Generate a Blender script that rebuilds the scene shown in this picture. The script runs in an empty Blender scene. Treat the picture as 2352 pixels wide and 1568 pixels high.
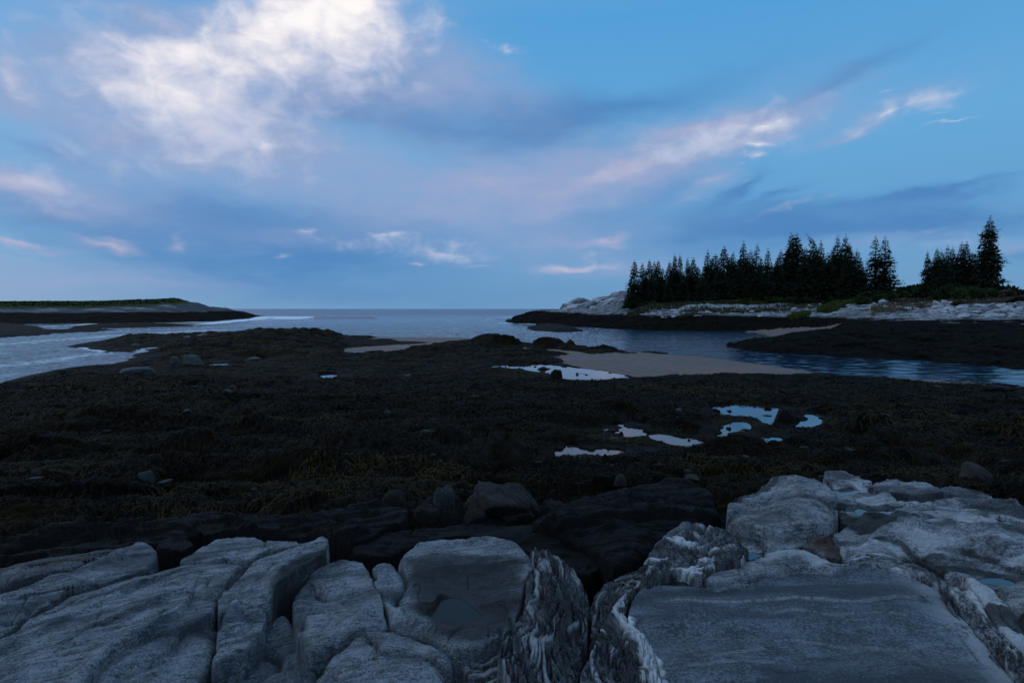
import bpy, math, random
import numpy as np
from math import radians as R
rng = np.random.default_rng(7)
random.seed(7)
scene = bpy.context.scene
COL = scene.collection

# ------------------------------------------------------------------ camera
EYE = 4.0
F = 1307.0                 # focal length in units of a 2352 px wide frame
PITCH = math.atan(75.0 / F)
cam_d = bpy.data.cameras.new('camera')
cam_d.sensor_width = 36.0
cam_d.lens = 36.0 * F / 2352.0
cam_d.clip_start = 0.05
cam_d.clip_end = 60000
cam = bpy.data.objects.new('camera', cam_d)
COL.objects.link(cam)
cam.location = (0, 0, EYE)
cam.rotation_euler = (math.pi / 2 - PITCH, 0, 0)
scene.camera = cam
vs = scene.view_settings
vs.view_transform = 'Standard'
vs.look = 'None'
vs.exposure = 0.0
vs.gamma = 1.0
scene.cycles.max_bounces = 5
scene.cycles.diffuse_bounces = 2
scene.cycles.glossy_bounces = 3
scene.cycles.use_denoising = True
scene.cycles.use_adaptive_sampling = True
scene.cycles.adaptive_threshold = 0.01


def ray(px, py):
    px = np.asarray(px, float); py = np.asarray(py, float)
    X = (px - 1176) / F
    Y = -(py - 784) / F
    c, s = math.cos(PITCH), math.sin(PITCH)
    return X, c + Y * s, -s + Y * c


def unp(px, py, z=0.0):
    x, y, w = ray(px, py)
    w = np.minimum(w, -1e-4)
    t = (z - EYE) / w
    return np.stack([x * t, y * t], -1)


def U(pts, z=0.0):
    a = np.array(pts, float)
    return unp(a[:, 0], a[:, 1], z)


def at_depth(px, d):
    return (px - 1176) / F * d, d


# ------------------------------------------------------------------ node helper
class G:
    def __init__(s, nt):
        s.nt = nt
        nt.nodes.clear()

    def put(s, sock, v):
        if isinstance(v, bpy.types.NodeSocket):
            s.nt.links.new(v, sock)
        elif v is not None:
            if sock.type == 'RGBA' and not np.isscalar(v) and len(v) == 3:
                v = (*v, 1)
            if sock.type == 'VECTOR' and np.isscalar(v):
                v = (v, v, v)
            sock.default_value = v

    def n(s, typ, ins=None, **props):
        nd = s.nt.nodes.new(typ)
        for k, v in props.items():
            setattr(nd, k, v)
        for k, v in (ins or {}).items():
            s.put(nd.inputs[k], v)
        return nd

    def m(s, op, a, b=None, c=None, clamp=False):
        nd = s.n('ShaderNodeMath', operation=op, use_clamp=clamp)
        for i, v in enumerate((a, b, c)):
            if v is not None:
                s.put(nd.inputs[i], v)
        return nd.outputs[0]

    def add(s, a, b): return s.m('ADD', a, b)
    def mul(s, a, b): return s.m('MULTIPLY', a, b)

    def vadd(s, a, b):
        nd = s.n('ShaderNodeVectorMath', operation='ADD')
        s.put(nd.inputs[0], a); s.put(nd.inputs[1], b)
        return nd.outputs[0]

    def vscale(s, a, f):
        nd = s.n('ShaderNodeVectorMath', operation='SCALE')
        s.put(nd.inputs[0], a); s.put(nd.inputs['Scale'], f)
        return nd.outputs[0]

    def noise(s, vec, scale, detail=4, rough=.55, dist=0.0, col=False):
        nd = s.n('ShaderNodeTexNoise', {'Scale': scale, 'Detail': detail, 'Roughness': rough, 'Distortion': dist})
        s.put(nd.inputs['Vector'], vec)
        return nd.outputs['Color' if col else 'Fac']

    def vor(s, vec, scale, feature='F1', out='Distance', rand=1.0):
        nd = s.n('ShaderNodeTexVoronoi', {'Scale': scale, 'Randomness': rand}, feature=feature)
        s.put(nd.inputs['Vector'], vec)
        return nd.outputs[out]

    def mapp(s, vec, loc=(0, 0, 0), rot=(0, 0, 0), scale=(1, 1, 1), typ='POINT'):
        nd = s.n('ShaderNodeMapping', vector_type=typ)
        s.put(nd.inputs['Vector'], vec)
        nd.inputs['Location'].default_value = loc
        nd.inputs['Rotation'].default_value = rot
        nd.inputs['Scale'].default_value = scale
        return nd.outputs[0]

    def mr(s, v, a, b, c=0.0, d=1.0, smooth=True):
        nd = s.n('ShaderNodeMapRange', interpolation_type='SMOOTHSTEP' if smooth else 'LINEAR')
        s.put(nd.inputs[0], v)
        for i, q in enumerate((a, b, c, d)):
            s.put(nd.inputs[i + 1], q)
        return nd.outputs[0]

    def mix(s, f, a, b, blend='MIX'):
        nd = s.n('ShaderNodeMix', data_type='RGBA', blend_type=blend)
        s.put(nd.inputs[0], f); s.put(nd.inputs[6], a); s.put(nd.inputs[7], b)
        return nd.outputs[2]

    def ramp(s, f, stops):
        nd = s.n('ShaderNodeValToRGB', {'Fac': f})
        e = nd.color_ramp.elements
        while len(e) < len(stops):
            e.new(.5)
        for i, (p, c) in enumerate(stops):
            e[i].position = p
            e[i].color = (*c, 1)
        return nd.outputs['Color']

    def attr(s, name):
        return s.n('ShaderNodeAttribute', attribute_name=name).outputs['Fac']

    def bump(s, h, strength=1.0, dist=.02, normal=None):
        nd = s.n('ShaderNodeBump', {'Height': h, 'Strength': strength, 'Distance': dist})
        if normal is not None:
            s.put(nd.inputs['Normal'], normal)
        return nd.outputs[0]


def srgb(r, g, b):
    f = lambda c: (c / 255 / 12.92) if c <= 10 else ((c / 255 + .055) / 1.055) ** 2.4
    return (f(r), f(g), f(b))


# ------------------------------------------------------------------ sky
world = bpy.data.worlds.new('World')
scene.world = world
world.use_nodes = True
SUN_EL, SUN_AZ = R(24), R(290)       # soft evening light from the left


def azel(px, py):
    x, y, w = ray(px, py)
    return float(np.arctan2(x, y)), float(np.arctan2(w, np.hypot(x, y)))


def build_sky():
    g = G(world.node_tree)
    tc = g.n('ShaderNodeTexCoord').outputs['Generated']
    nis = g.n('ShaderNodeTexSky', sky_type='NISHITA', sun_disc=False, sun_elevation=SUN_EL,
              sun_rotation=SUN_AZ, air_density=1.0, dust_density=1.0, ozone_density=3.0)
    sep = g.n('ShaderNodeSeparateXYZ', {0: tc})
    x, y, z = sep.outputs
    az = g.m('ARCTAN2', x, y)
    hyp = g.m('SQRT', g.add(g.mul(x, x), g.mul(y, y)))
    el = g.m('ARCTAN2', z, hyp)
    v0 = g.n('ShaderNodeCombineXYZ', {0: az, 1: el, 2: 0.0}).outputs[0]
    # wispy warp of the direction
    st = g.mapp(v0, rot=(0, 0, R(-12)), scale=(1.0, 2.6, 1))
    w1 = g.noise(st, 3.2, 5, .55, col=True)
    w2 = g.noise(st, 13.0, 5, .6, col=True)
    off = g.vadd(g.vscale(g.vadd(w1, (-.5, -.5, -.5)), .16), g.vscale(g.vadd(w2, (-.5, -.5, -.5)), .045))
    offm = g.n('ShaderNodeVectorMath', operation='MULTIPLY')
    g.put(offm.inputs[0], off); offm.inputs[1].default_value = (1, .62, 0)
    v = g.vadd(v0, offm.outputs[0])
    fine = g.noise(g.mapp(v0, rot=(0, 0, R(-14)), scale=(1, 2.0, 1)), 11, 9, .6)
    puff = g.noise(g.mapp(v0, rot=(0, 0, R(-20)), scale=(1, 1.5, 1)), 21, 8, .55, .4)
    streak = g.noise(g.mapp(v0, rot=(0, 0, R(-16)), scale=(1, 4.0, 1)), 6.0, 6, .55, .4)

    def layer(strokes, kk=1.75):
        acc = None
        for (px, py, rx, ry, ang, st_) in strokes:
            if kk == 1.5 and ry < 20: st_ = st_ * 1.1
            a, e = azel(px, py)
            k = 1 / (1 + ((px - 1176) / F) ** 2)
            m_ = g.mapp(v, loc=(a, e, 0), rot=(0, 0, R(ang)), scale=(kk * rx / F * k, kk * ry / F * math.sqrt(k), 1), typ='TEXTURE')
            gr = g.n('ShaderNodeTexGradient', {0: m_}, gradient_type='QUADRATIC_SPHERE').outputs['Fac']
            acc = g.mul(gr, st_) if acc is None else g.m('MULTIPLY_ADD', gr, st_, acc)
        return acc

    # clear-sky gradient by height, kept from the Nishita sky and tinted
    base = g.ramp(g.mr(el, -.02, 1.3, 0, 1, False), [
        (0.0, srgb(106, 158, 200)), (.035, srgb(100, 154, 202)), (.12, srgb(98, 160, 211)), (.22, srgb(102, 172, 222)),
        (.36, srgb(84, 163, 222)), (.55, srgb(128, 184, 230)), (1, srgb(150, 196, 236))])  # upper stops, above the view, brightened to light the rocks
    nb = g.n('ShaderNodeVectorMath', operation='SCALE')
    g.put(nb.inputs[0], nis.outputs[0]); nb.inputs['Scale'].default_value = 0.10
    col = g.mix(.88, nb.outputs[0], base)
    # left half is a little duller than the right
    dark = layer(DARK)
    col = g.mix(g.m('MULTIPLY', g.mr(dark, 0, .9), g.mr(streak, .2, .6, .6, 1.0), clamp=True), col, srgb(80, 134, 190))
    lil = layer(LILAC)
    lm = g.m('MULTIPLY', g.mr(lil, 0.0, .78), g.mr(fine, .25, .65, .6, 1.0), clamp=True)
    col = g.mix(lm, col, srgb(146, 166, 205))
    pink = layer(PINK)
    pm = g.m('MULTIPLY', g.mr(g.add(pink, g.mul(g.add(streak, -.5), .5)), .08, .95), 1.0, clamp=True)
    pm = g.mul(pm, g.mr(pink, 0.0, .15))
    col = g.mix(g.mul(pm, .85), col, srgb(180, 179, 208))
    veil = layer(VEIL, 1.75)
    col = g.mix(g.mul(g.m('MULTIPLY', g.mr(g.add(veil, g.mul(g.add(puff, -.5), 1.2)), 0.1, 1.05), g.mr(veil, 0.0, .2), clamp=True), .9), col, srgb(204, 208, 228))
    wh = layer(WHITE, 1.5)
    wn = g.add(g.m('POWER', wh, .7), g.mul(g.add(puff, -.5), 1.25))
    wm = g.m('MULTIPLY', g.mr(wn, .2, 1.7), g.mr(wh, 0.0, .22), clamp=True)
    wc = g.ramp(wm, [(0, srgb(180, 190, 220)), (.5, srgb(214, 216, 232)), (.85, srgb(242, 238, 242)), (1, srgb(254, 250, 250))])
    col = g.mix(wm, col, wc)
    # the unseen part of the dome: scattered cloud, brightened and tinted to light the rocks
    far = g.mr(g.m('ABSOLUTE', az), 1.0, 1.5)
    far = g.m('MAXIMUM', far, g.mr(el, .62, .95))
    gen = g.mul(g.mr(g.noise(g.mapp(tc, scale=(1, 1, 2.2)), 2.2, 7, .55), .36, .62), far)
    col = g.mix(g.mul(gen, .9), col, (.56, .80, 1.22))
    # below the horizon
    col = g.mix(g.mr(el, -.03, -.002, 1, 0), col, srgb(40, 58, 76))
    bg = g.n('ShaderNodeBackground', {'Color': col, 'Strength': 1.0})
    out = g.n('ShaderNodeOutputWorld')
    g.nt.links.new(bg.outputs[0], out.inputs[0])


# strokes: frame x, y, half-length, half-height, angle (deg, counter-clockwise), strength
DARK = [
    (980, 250, 380, 90, -4, 1.0), (820, 215, 260, 70, -12, .8), (1180, 300, 240, 90, 5, .6), (560, 330, 260, 50, 0, .25),
    (1500, 225, 420, 55, 6, .6), (1900, 185, 260, 26, 14, .6), (1300, 420, 300, 60, 10, .4),
    (480, 500, 460, 110, -5, .8), (700, 610, 600, 80, 0, .7), (200, 520, 300, 60, -8, .6), (900, 520, 350, 70, 0, .5),
    (1450, 470, 330, 70, 15, .6), (1900, 500, 330, 62, 0, 1.0), (1700, 540, 380, 60, 2, .8), (2250, 500, 260, 36, 5, .7),
    (2180, 435, 230, 14, 3, .7), (1690, 440, 90, 18, 35, .7), (1790, 440, 90, 10, 20, .5), (2330, 580, 140, 24, 0, .6),
    (100, 350, 200, 22, -4, .45), (200, 320, 160, 14, -4, .35), (2050, 470, 160, 20, -10, .5), (900, 680, 900, 50, 0, .3),
]
LILAC = [
    (560, 330, 480, 150, -12, .8), (330, 250, 260, 160, 0, .7), (900, 180, 360, 130, -14, .55), (1100, 190, 240, 60, -10, .45),
    (1120, 440, 380, 100, 8, .9), (1500, 360, 380, 80, 16, 1.0), (1750, 270, 240, 40, 8, .6), (1300, 560, 360, 60, 5, .55),
    (160, 460, 330, 90, -10, .75), (60, 200, 150, 110, 0, .7), (100, 640, 420, 50, 0, .5), (2080, 240, 230, 45, 12, .45),
    (1980, 300, 140, 26, 8, .4), (420, 640, 400, 40, 0, .35), (620, 560, 250, 40, 0, .3), (2300, 560, 200, 30, 5, .45),
    (2000, 560, 300, 34, 6, .35), (360, 30, 200, 40, 0, .4), (1450, 610, 260, 30, 5, .45), (700, 90, 420, 120, 15, .6), (500, 200, 330, 160, -10, .5),
]
VEIL = [
    (450, 220, 320, 120, -8, .9), (700, 80, 330, 100, 8, .8), (540, 310, 280, 80, -10, .4), (860, 110, 170, 80, -20, .4), (30, 170, 110, 90, 0, .5), (60, 430, 200, 60, -8, .6), (300, 380, 300, 60, -6, .3),
    (1680, 295, 240, 55, 10, .6), (1480, 365, 260, 40, 16, .4), (2060, 265, 240, 40, 10, .45), (860, 560, 200, 30, 4, .5), (1030, 588, 190, 24, 2, .4), (1330, 600, 150, 20, 5, .4), (2250, 540, 240, 40, 8, .35),
]
PINK = [
    (50, 425, 150, 42, -6, .95), (1420, 385, 130, 26, 14, .5), (1130, 420, 200, 50, 5, .5), (1620, 420, 120, 30, 22, .6),
    (250, 565, 130, 17, -7, .9), (60, 570, 150, 13, -3, .9), (1310, 608, 110, 15, 6, 1.2), (1390, 560, 90, 15, 4, .8), (410, 566, 36, 16, -25, .7),
    (1290, 480, 220, 30, 12, .35), (1600, 290, 160, 26, 10, .55), (60, 600, 200, 16, 0, .3), (1560, 480, 150, 26, 15, .4), (950, 606, 30, 7, 0, .7),
    (170, 500, 120, 20, -20, .4), (1430, 395, 300, 26, 12, .35),
]
WHITE = [
    (400, 205, 190, 62, -12, 1.25), (340, 235, 200, 60, -6, .55), (620, 60, 300, 75, 8, 1.0), (840, 55, 210, 62, -10, 1.2), (760, 20, 230, 50, 0, 1.0),
    (520, 120, 240, 75, 12, .85), (780, 95, 190, 52, -8, .8), (420, 120, 160, 50, 12, .65), (560, 230, 320, 60, -14, .5), (680, 130, 260, 80, -12, .7),
    (300, 105, 90, 26, -20, .5), (250, 190, 110, 40, -8, .6), (390, 270, 200, 40, 0, .4), (20, 165, 90, 80, 0, .65), (20, 450, 120, 36, -10, .65),
    (470, 345, 130, 22, 2, .65), (600, 336, 90, 12, 4, .75), (150, 15, 120, 22, 0, .35), (1160, 122, 60, 12, -5, .7),
    (1760, 272, 95, 18, 2, 1.3), (1740, 312, 80, 13, -4, 1.2), (1745, 340, 75, 13, 0, 1.3), (1800, 245, 70, 16, -15, .5), (1700, 368, 26, 8, 0, .5),
    (2070, 262, 90, 14, 8, .8), (2180, 222, 90, 24, 10, .6), (2205, 288, 66, 8, 5, 1.3), (1970, 300, 80, 12, 8, .4), (2050, 204, 70, 9, 10, .4), (2170, 266, 22, 8, 20, .5),
    (890, 546, 105, 18, 5, .75), (1015, 578, 125, 13, 3, .7), (1090, 608, 70, 9, -2, .6), (700, 545, 60, 14, 10, .6), (670, 594, 34, 6, 0, .5), (870, 595, 50, 8, 12, .4),
    (1320, 612, 90, 7, 4, .5), (50, 566, 110, 7, -3, .4), (280, 560, 90, 7, -6, .4), (2340, 185, 40, 12, 20, .5), (100, 345, 140, 14, -6, .35),
    (1800, 475, 200, 12, 18, .35), (2150, 520, 240, 16, 8, .35), (1560, 600, 100, 8, 0, .3), (1420, 555, 90, 8, 3, .35),
]
build_sky()

sun_d = bpy.data.lights.new('sun', 'SUN')
sun_d.energy = 0.25
sun_d.angle = R(35)
sun_d.color = (1.0, .93, .86)
sun = bpy.data.objects.new('sun', sun_d)
COL.objects.link(sun)
sun.rotation_euler = (math.pi / 2 - SUN_EL, 0, math.pi - SUN_AZ)

# ------------------------------------------------------------------ numpy noise
def _h(ix, iy, seed):
    h = (ix.astype(np.int64) * 374761393 + iy.astype(np.int64) * 668265263 + seed * 974634777) & 0xFFFFFFFF
    h = ((h ^ (h >> 13)) * 1274126177) & 0xFFFFFFFF
    return (h ^ (h >> 16)) & 0xFFFF


_ga = np.arange(256) / 256 * 2 * np.pi
_gx, _gy = np.cos(_ga), np.sin(_ga)


def perlin(x, y, seed=0):
    x = np.asarray(x, float); y = np.asarray(y, float)
    x0 = np.floor(x); y0 = np.floor(y)
    fx = x - x0; fy = y - y0
    x0 = x0.astype(np.int64); y0 = y0.astype(np.int64)
    u = fx * fx * fx * (fx * (fx * 6 - 15) + 10)
    v = fy * fy * fy * (fy * (fy * 6 - 15) + 10)

    def gd(ix, iy, dx, dy):
        k = _h(ix, iy, seed) & 255
        return _gx[k] * dx + _gy[k] * dy
    a = gd(x0, y0, fx, fy); b = gd(x0 + 1, y0, fx - 1, fy)
    c = gd(x0, y0 + 1, fx, fy - 1); d = gd(x0 + 1, y0 + 1, fx - 1, fy - 1)
    return 1.5 * ((a + (b - a) * u) * (1 - v) + (c + (d - c) * u) * v)


def fbm(x, y, o=4, seed=0, gain=.5, lac=2.03):
    r = 0; a = 1; t = 0
    for i in range(o):
        r = r + a * perlin(x, y, seed + i * 17)
        t += a; a *= gain; x = x * lac + 3.1; y = y * lac + 1.7
    return r / t * 1.35


def ridged(x, y, o=4, seed=0, gain=.5):
    r = 0; a = 1; t = 0
    for i in range(o):
        r = r + a * (1 - 2 * np.abs(perlin(x, y, seed + i * 13)))
        t += a; a *= gain; x = x * 2.1 + 5; y = y * 2.1 + 9
    return r / t


def billow(x, y, o=3, seed=0, gain=.5):          # rounded mounds with creases between
    r = 0; a = 1; t = 0
    for i in range(o):
        r = r + a * np.abs(perlin(x, y, seed + i * 13)) * 2
        t += a; a *= gain; x = x * 2.1 + 5; y = y * 2.1 + 9
    return r / t


def mounds(x, y, seed=0):                        # cellular domes, 1 in the middle of each and 0 between
    ix = np.floor(x).astype(np.int64); iy = np.floor(y).astype(np.int64)
    best = np.full(x.shape, 9.0); who = np.zeros(x.shape)
    for dx in (-1, 0, 1):
        for dy in (-1, 0, 1):
            cx = ix + dx; cy = iy + dy
            h1 = _h(cx, cy, seed) / 65535; h2 = _h(cx, cy, seed + 91) / 65535; h3 = _h(cx, cy, seed + 37) / 65535
            d = ((x - cx - h1) ** 2 + (y - cy - h2) ** 2) / (.35 + .9 * h3) ** 2
            m = d < best
            best = np.where(m, d, best); who = np.where(m, h3, who)
    return np.sqrt(np.clip(1 - best, 0, 1)) * (.3 + .9 * who)


def facets(x, y, seed=0):
    """per-cell height, tilted plane and distance to the joint between cells"""
    ix = np.floor(x).astype(np.int64); iy = np.floor(y).astype(np.int64)
    f1 = np.full(x.shape, 9.0); f2 = np.full(x.shape, 9.0); h = np.zeros(x.shape); pl = np.zeros(x.shape)
    for dx in (-1, 0, 1):
        for dy in (-1, 0, 1):
            cx = ix + dx; cy = iy + dy
            h1 = _h(cx, cy, seed) / 65535; h2 = _h(cx, cy, seed + 91) / 65535; h3 = _h(cx, cy, seed + 37) / 65535; h4 = _h(cx, cy, seed + 53) / 65535
            ex = x - cx - h1; ey = y - cy - h2
            d = np.hypot(ex, ey)
            m = d < f1
            f2 = np.where(m, f1, np.minimum(f2, d)); f1 = np.where(m, d, f1)
            h = np.where(m, h3, h); pl = np.where(m, ex * (h4 - .5) + ey * (h3 * 7 % 1 - .5), pl)
    return h - .5, pl, f2 - f1


def sstep(a, b, x):
    t = np.clip((x - a) / (b - a), 0, 1)
    return t * t * (3 - 2 * t)


def seg_d(P, a, b):
    ab = b - a
    t = np.clip(((P - a) @ ab) / max(ab @ ab, 1e-12), 0, 1)
    q = P - a - t[:, None] * ab
    return np.hypot(q[:, 0], q[:, 1])


def line_d(P, pts):
    d = np.full(len(P), 1e9)
    for a, b in zip(pts[:-1], pts[1:]):
        d = np.minimum(d, seg_d(P, a, b))
    return d


def poly_sd(P, poly, pad=None):
    """signed distance, positive inside; points farther than pad outside the box get -pad"""
    out = np.full(len(P), -1e3 if pad is None else -float(pad))
    if pad is not None:
        lo = poly.min(0) - pad; hi = poly.max(0) + pad
        sel = np.nonzero(((P >= lo) & (P <= hi)).all(1))[0]
        Q = P[sel]
    else:
        sel = slice(None); Q = P
    if len(Q) == 0:
        return out
    d = np.full(len(Q), 1e9); ins = np.zeros(len(Q), bool)
    n = len(poly)
    for i in range(n):
        a = poly[i]; b = poly[(i + 1) % n]
        d = np.minimum(d, seg_d(Q, a, b))
        c = (a[1] > Q[:, 1]) != (b[1] > Q[:, 1])
        with np.errstate(divide='ignore', invalid='ignore'):
            xx = (b[0] - a[0]) * (Q[:, 1] - a[1]) / (b[1] - a[1]) + a[0]
        ins ^= c & (Q[:, 0] < xx)
    s = np.where(ins, d, -d)
    if pad is not None:
        s = np.maximum(s, -pad)
    out[sel] = s
    return out


def smooth_poly(pts, it=2, closed=True):          # Chaikin
    p = np.asarray(pts, float)
    for _ in range(it):
        if closed:
            q = np.roll(p, -1, 0)
            p = np.stack([p * .75 + q * .25, p * .25 + q * .75], 1).reshape(-1, 2)
        else:
            q = p[1:]; o = p[:-1]
            m = np.stack([o * .75 + q * .25, o * .25 + q * .75], 1).reshape(-1, 2)
            p = np.vstack([p[:1], m, p[-1:]])
    return p


# ------------------------------------------------------------------ mesh helper
def mesh_np(name, V, Fc, mat, attrs=None, smooth=True, parent=None, link=True):
    """Fc: (n,3) or (n,4) int array, or list of such arrays"""
    me = bpy.data.meshes.new(name)
    Fl = Fc if isinstance(Fc, list) else [Fc]
    Fl = [f for f in Fl if len(f)]
    V = np.asarray(V, np.float32)
    me.vertices.add(len(V)); me.vertices.foreach_set('co', V.ravel())
    loops = np.concatenate([f.ravel() for f in Fl]).astype(np.int32)
    tot = np.concatenate([np.full(len(f), f.shape[1]) for f in Fl]).astype(np.int32)
    start = np.concatenate([[0], np.cumsum(tot)[:-1]]).astype(np.int32)
    me.loops.add(len(loops)); me.loops.foreach_set('vertex_index', loops)
    me.polygons.add(len(tot)); me.polygons.foreach_set('loop_start', start)
    me.polygons.foreach_set('use_smooth', np.full(len(tot), smooth))
    me.update(calc_edges=True)
    for k, a in (attrs or {}).items():
        at = me.attributes.new(k, 'FLOAT', 'POINT')
        at.data.foreach_set('value', np.asarray(a, np.float32))
    me.materials.append(mat)
    ob = bpy.data.objects.new(name, me)
    if link:
        COL.objects.link(ob)
    if parent:
        ob.parent = parent
    return ob


def grid_mesh(name, V, nr, nc, keep, mat, attrs=None, parent=None, origin=False):
    """V: (nr*nc,3); keep: bool per vertex-> quads with any kept vertex"""
    idx = np.arange(nr * nc).reshape(nr, nc)
    q = np.stack([idx[:-1, :-1], idx[:-1, 1:], idx[1:, 1:], idx[1:, :-1]], -1).reshape(-1, 4)
    if keep is not None:
        k = keep[q].any(1)
        q = q[k]
    used = np.unique(q)
    rm = np.full(nr * nc, -1); rm[used] = np.arange(len(used))
    at = {k: np.asarray(a)[used] for k, a in (attrs or {}).items()}
    VV = V[used]
    o0 = np.zeros(3)
    if origin:
        o0 = np.array([VV[:, 0].mean(), VV[:, 1].mean(), VV[:, 2].min()])
    ob = mesh_np(name, VV - o0, rm[q], mat, at, parent=parent)
    ob.location = o0
    return ob


def tag(o, label=None, cat=None, group=None, kind=None):
    if label: o['label'] = label
    if cat: o['category'] = cat
    if group: o['group'] = group
    if kind: o['kind'] = kind
    return o


# ------------------------------------------------------------------ materials
def new_mat(name):
    m = bpy.data.materials.new(name)
    m.use_nodes = True
    return m, G(m.node_tree)


def finish(g, col, rough, normal=None, spec=.5, **kw):
    ins = {'Base Color': col, 'Roughness': rough, 'Specular IOR Level': spec}
    ins.update(kw)
    p = g.n('ShaderNodeBsdfPrincipled', ins)
    if normal is not None:
        g.put(p.inputs['Normal'], normal)
    o = g.n('ShaderNodeOutputMaterial')
    g.nt.links.new(p.outputs[0], o.inputs[0])
    return p


def pos(g):
    return g.n('ShaderNodeNewGeometry').outputs['Position']


def sea_mat():
    m, g = new_mat('sea_water')
    P = pos(g)
    a = g.noise(g.mapp(P, rot=(0, 0, .12), scale=(.6, 1.25, 1)), .9, 5, .62, .6)
    b = g.noise(g.mapp(P, rot=(0, 0, -.2), scale=(.8, 2.2, 1)), 5.0, 4, .6, .4)
    c = g.noise(g.mapp(P, scale=(.05, .16, 1)), 1.0, 4, .6, .3)
    dist = g.n('ShaderNodeCameraData').outputs['View Distance'] if False else None
    calm = g.attr('calm')
    h = g.add(g.mul(a, 1.0), g.mul(b, .28))
    nrm = g.bump(h, g.mr(calm, 0, 1, 1.0, .09, False), .2)
    nrm = g.bump(c, g.mr(calm, 0, 1, .9, .04, False), .6, nrm)
    foam = g.attr('foam')
    fn = g.noise(g.mapp(P, scale=(.5, 1.0, 1)), 1.4, 7, .72, .5)
    fm = g.m('MULTIPLY', g.mr(g.add(foam, g.mul(g.add(fn, -.5), 1.3)), .42, .85), g.mr(foam, .02, .2), clamp=True)
    shallow = g.attr('shallow')  # rises with distance, not with depth: base turns bluer far out
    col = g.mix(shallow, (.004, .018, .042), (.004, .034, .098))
    col = g.mix(fm, col, (.62, .66, .70))
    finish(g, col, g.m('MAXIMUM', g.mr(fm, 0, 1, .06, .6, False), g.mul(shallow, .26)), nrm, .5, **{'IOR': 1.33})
    return m


def pool_mat():
    m, g = new_mat('still_water')
    P = pos(g)
    n1 = g.noise(g.mapp(P, scale=(1, 2, 1)), 7.0, 3, .5)
    finish(g, (.012, .013, .012), .02, g.bump(n1, .12, .006), .5, **{'IOR': 1.65})
    return m


def clear_pool_mat():
    m, g = new_mat('clear_pool_water')
    P = pos(g)
    n1 = g.noise(P, 9.0, 3, .5)
    finish(g, (.75, .82, .85), .01, g.bump(n1, .08, .004), .5, **{'IOR': 1.33, 'Transmission Weight': 1.0})
    return m


def weed_mat():
    m, g = new_mat('rockweed_ground')
    P = pos(g)
    big = g.noise(P, .5, 5, .6)
    mid = g.noise(P, 3.2, 6, .65, .5)
    strand = g.noise(g.mapp(P, rot=(0, 0, .35), scale=(1, .22, .6)), 34, 5, .7, .8)
    strand2 = g.noise(g.mapp(P, rot=(0, 0, -.5), scale=(.25, 1, .6)), 26, 5, .7, .8)
    st = g.m('MAXIMUM', strand, strand2)
    cell = g.vor(P, 7.0)
    bare = g.attr('bare')
    c0 = g.mix(g.mr(mid, .35, .7), (.0018, .0012, .0006), (.0135, .0078, .0022))
    c1 = g.mix(g.mr(big, .46, .66), c0, (.021, .0118, .0018))
    c2 = g.mix(g.m('MULTIPLY', g.mr(st, .58, .74), g.mr(mid, .4, .65), clamp=True), c1, (.026, .0165, .0055))
    rockc = g.mix(g.noise(P, 8, 6, .7), (.008, .0075, .0075), (.05, .046, .044))
    col = g.mix(g.m('MULTIPLY', bare, g.mr(mid, .38, .6), clamp=True), c2, rockc)
    speck = g.m('MULTIPLY', g.mr(g.noise(P, 15, 3, .6), .70, .74), g.mr(g.noise(P, 1.1, 3, .5), .45, .62), clamp=True)
    col = g.mix(speck, col, (.12, .12, .115))
    lump = g.vor(g.mapp(P, scale=(1, 1.2, 1)), 1.7)
    nrm = g.bump(g.add(g.mul(lump, -1.0), g.mul(mid, .6)), 1.0, .22)
    nrm = g.bump(g.add(g.add(st, g.mul(mid, 1.2)), g.mul(cell, -.5)), 1.0, .07, nrm)
    finish(g, col, g.mr(mid, .3, .7, .5, .85), nrm, .04)
    return m


def sand_mat():
    m, g = new_mat('wet_sand')
    P = pos(g)
    n1 = g.noise(g.mapp(P, scale=(.3, .8, 1)), .7, 5, .6)
    n2 = g.noise(P, 40, 4, .7)
    rip = g.noise(g.mapp(P, rot=(0, 0, .5), scale=(3.6, .8, 1)), 1.0, 3, .45, .6)
    col = g.mix(g.mr(n1, .3, .7), (.098, .057, .042), (.155, .093, .070))
    col = g.mix(g.mul(g.mr(n2, .55, .7), .25), col, (.08, .055, .04))
    zz = g.n('ShaderNodeSeparateXYZ', {0: P}).outputs[2]
    wetm = g.mr(g.add(zz, g.mul(g.add(n1, -.5), .12)), .14, .05)
    col = g.mix(g.mul(wetm, .6), col, (.055, .038, .028))
    bits = g.m('MULTIPLY', g.mr(g.noise(g.mapp(P, scale=(.5, 1, 1)), 2.6, 5, .7), .66, .70), g.mr(g.noise(P, .35, 3, .5), .45, .6), clamp=True)
    col = g.mix(bits, col, (.012, .01, .007))
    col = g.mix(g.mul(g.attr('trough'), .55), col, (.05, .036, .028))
    nrm = g.bump(g.add(g.mul(rip, 1.0), g.mul(n2, .03)), .9, .09)
    finish(g, col, g.mr(n1, .3, .7, .45, .75), nrm, .2)
    return m


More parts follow.
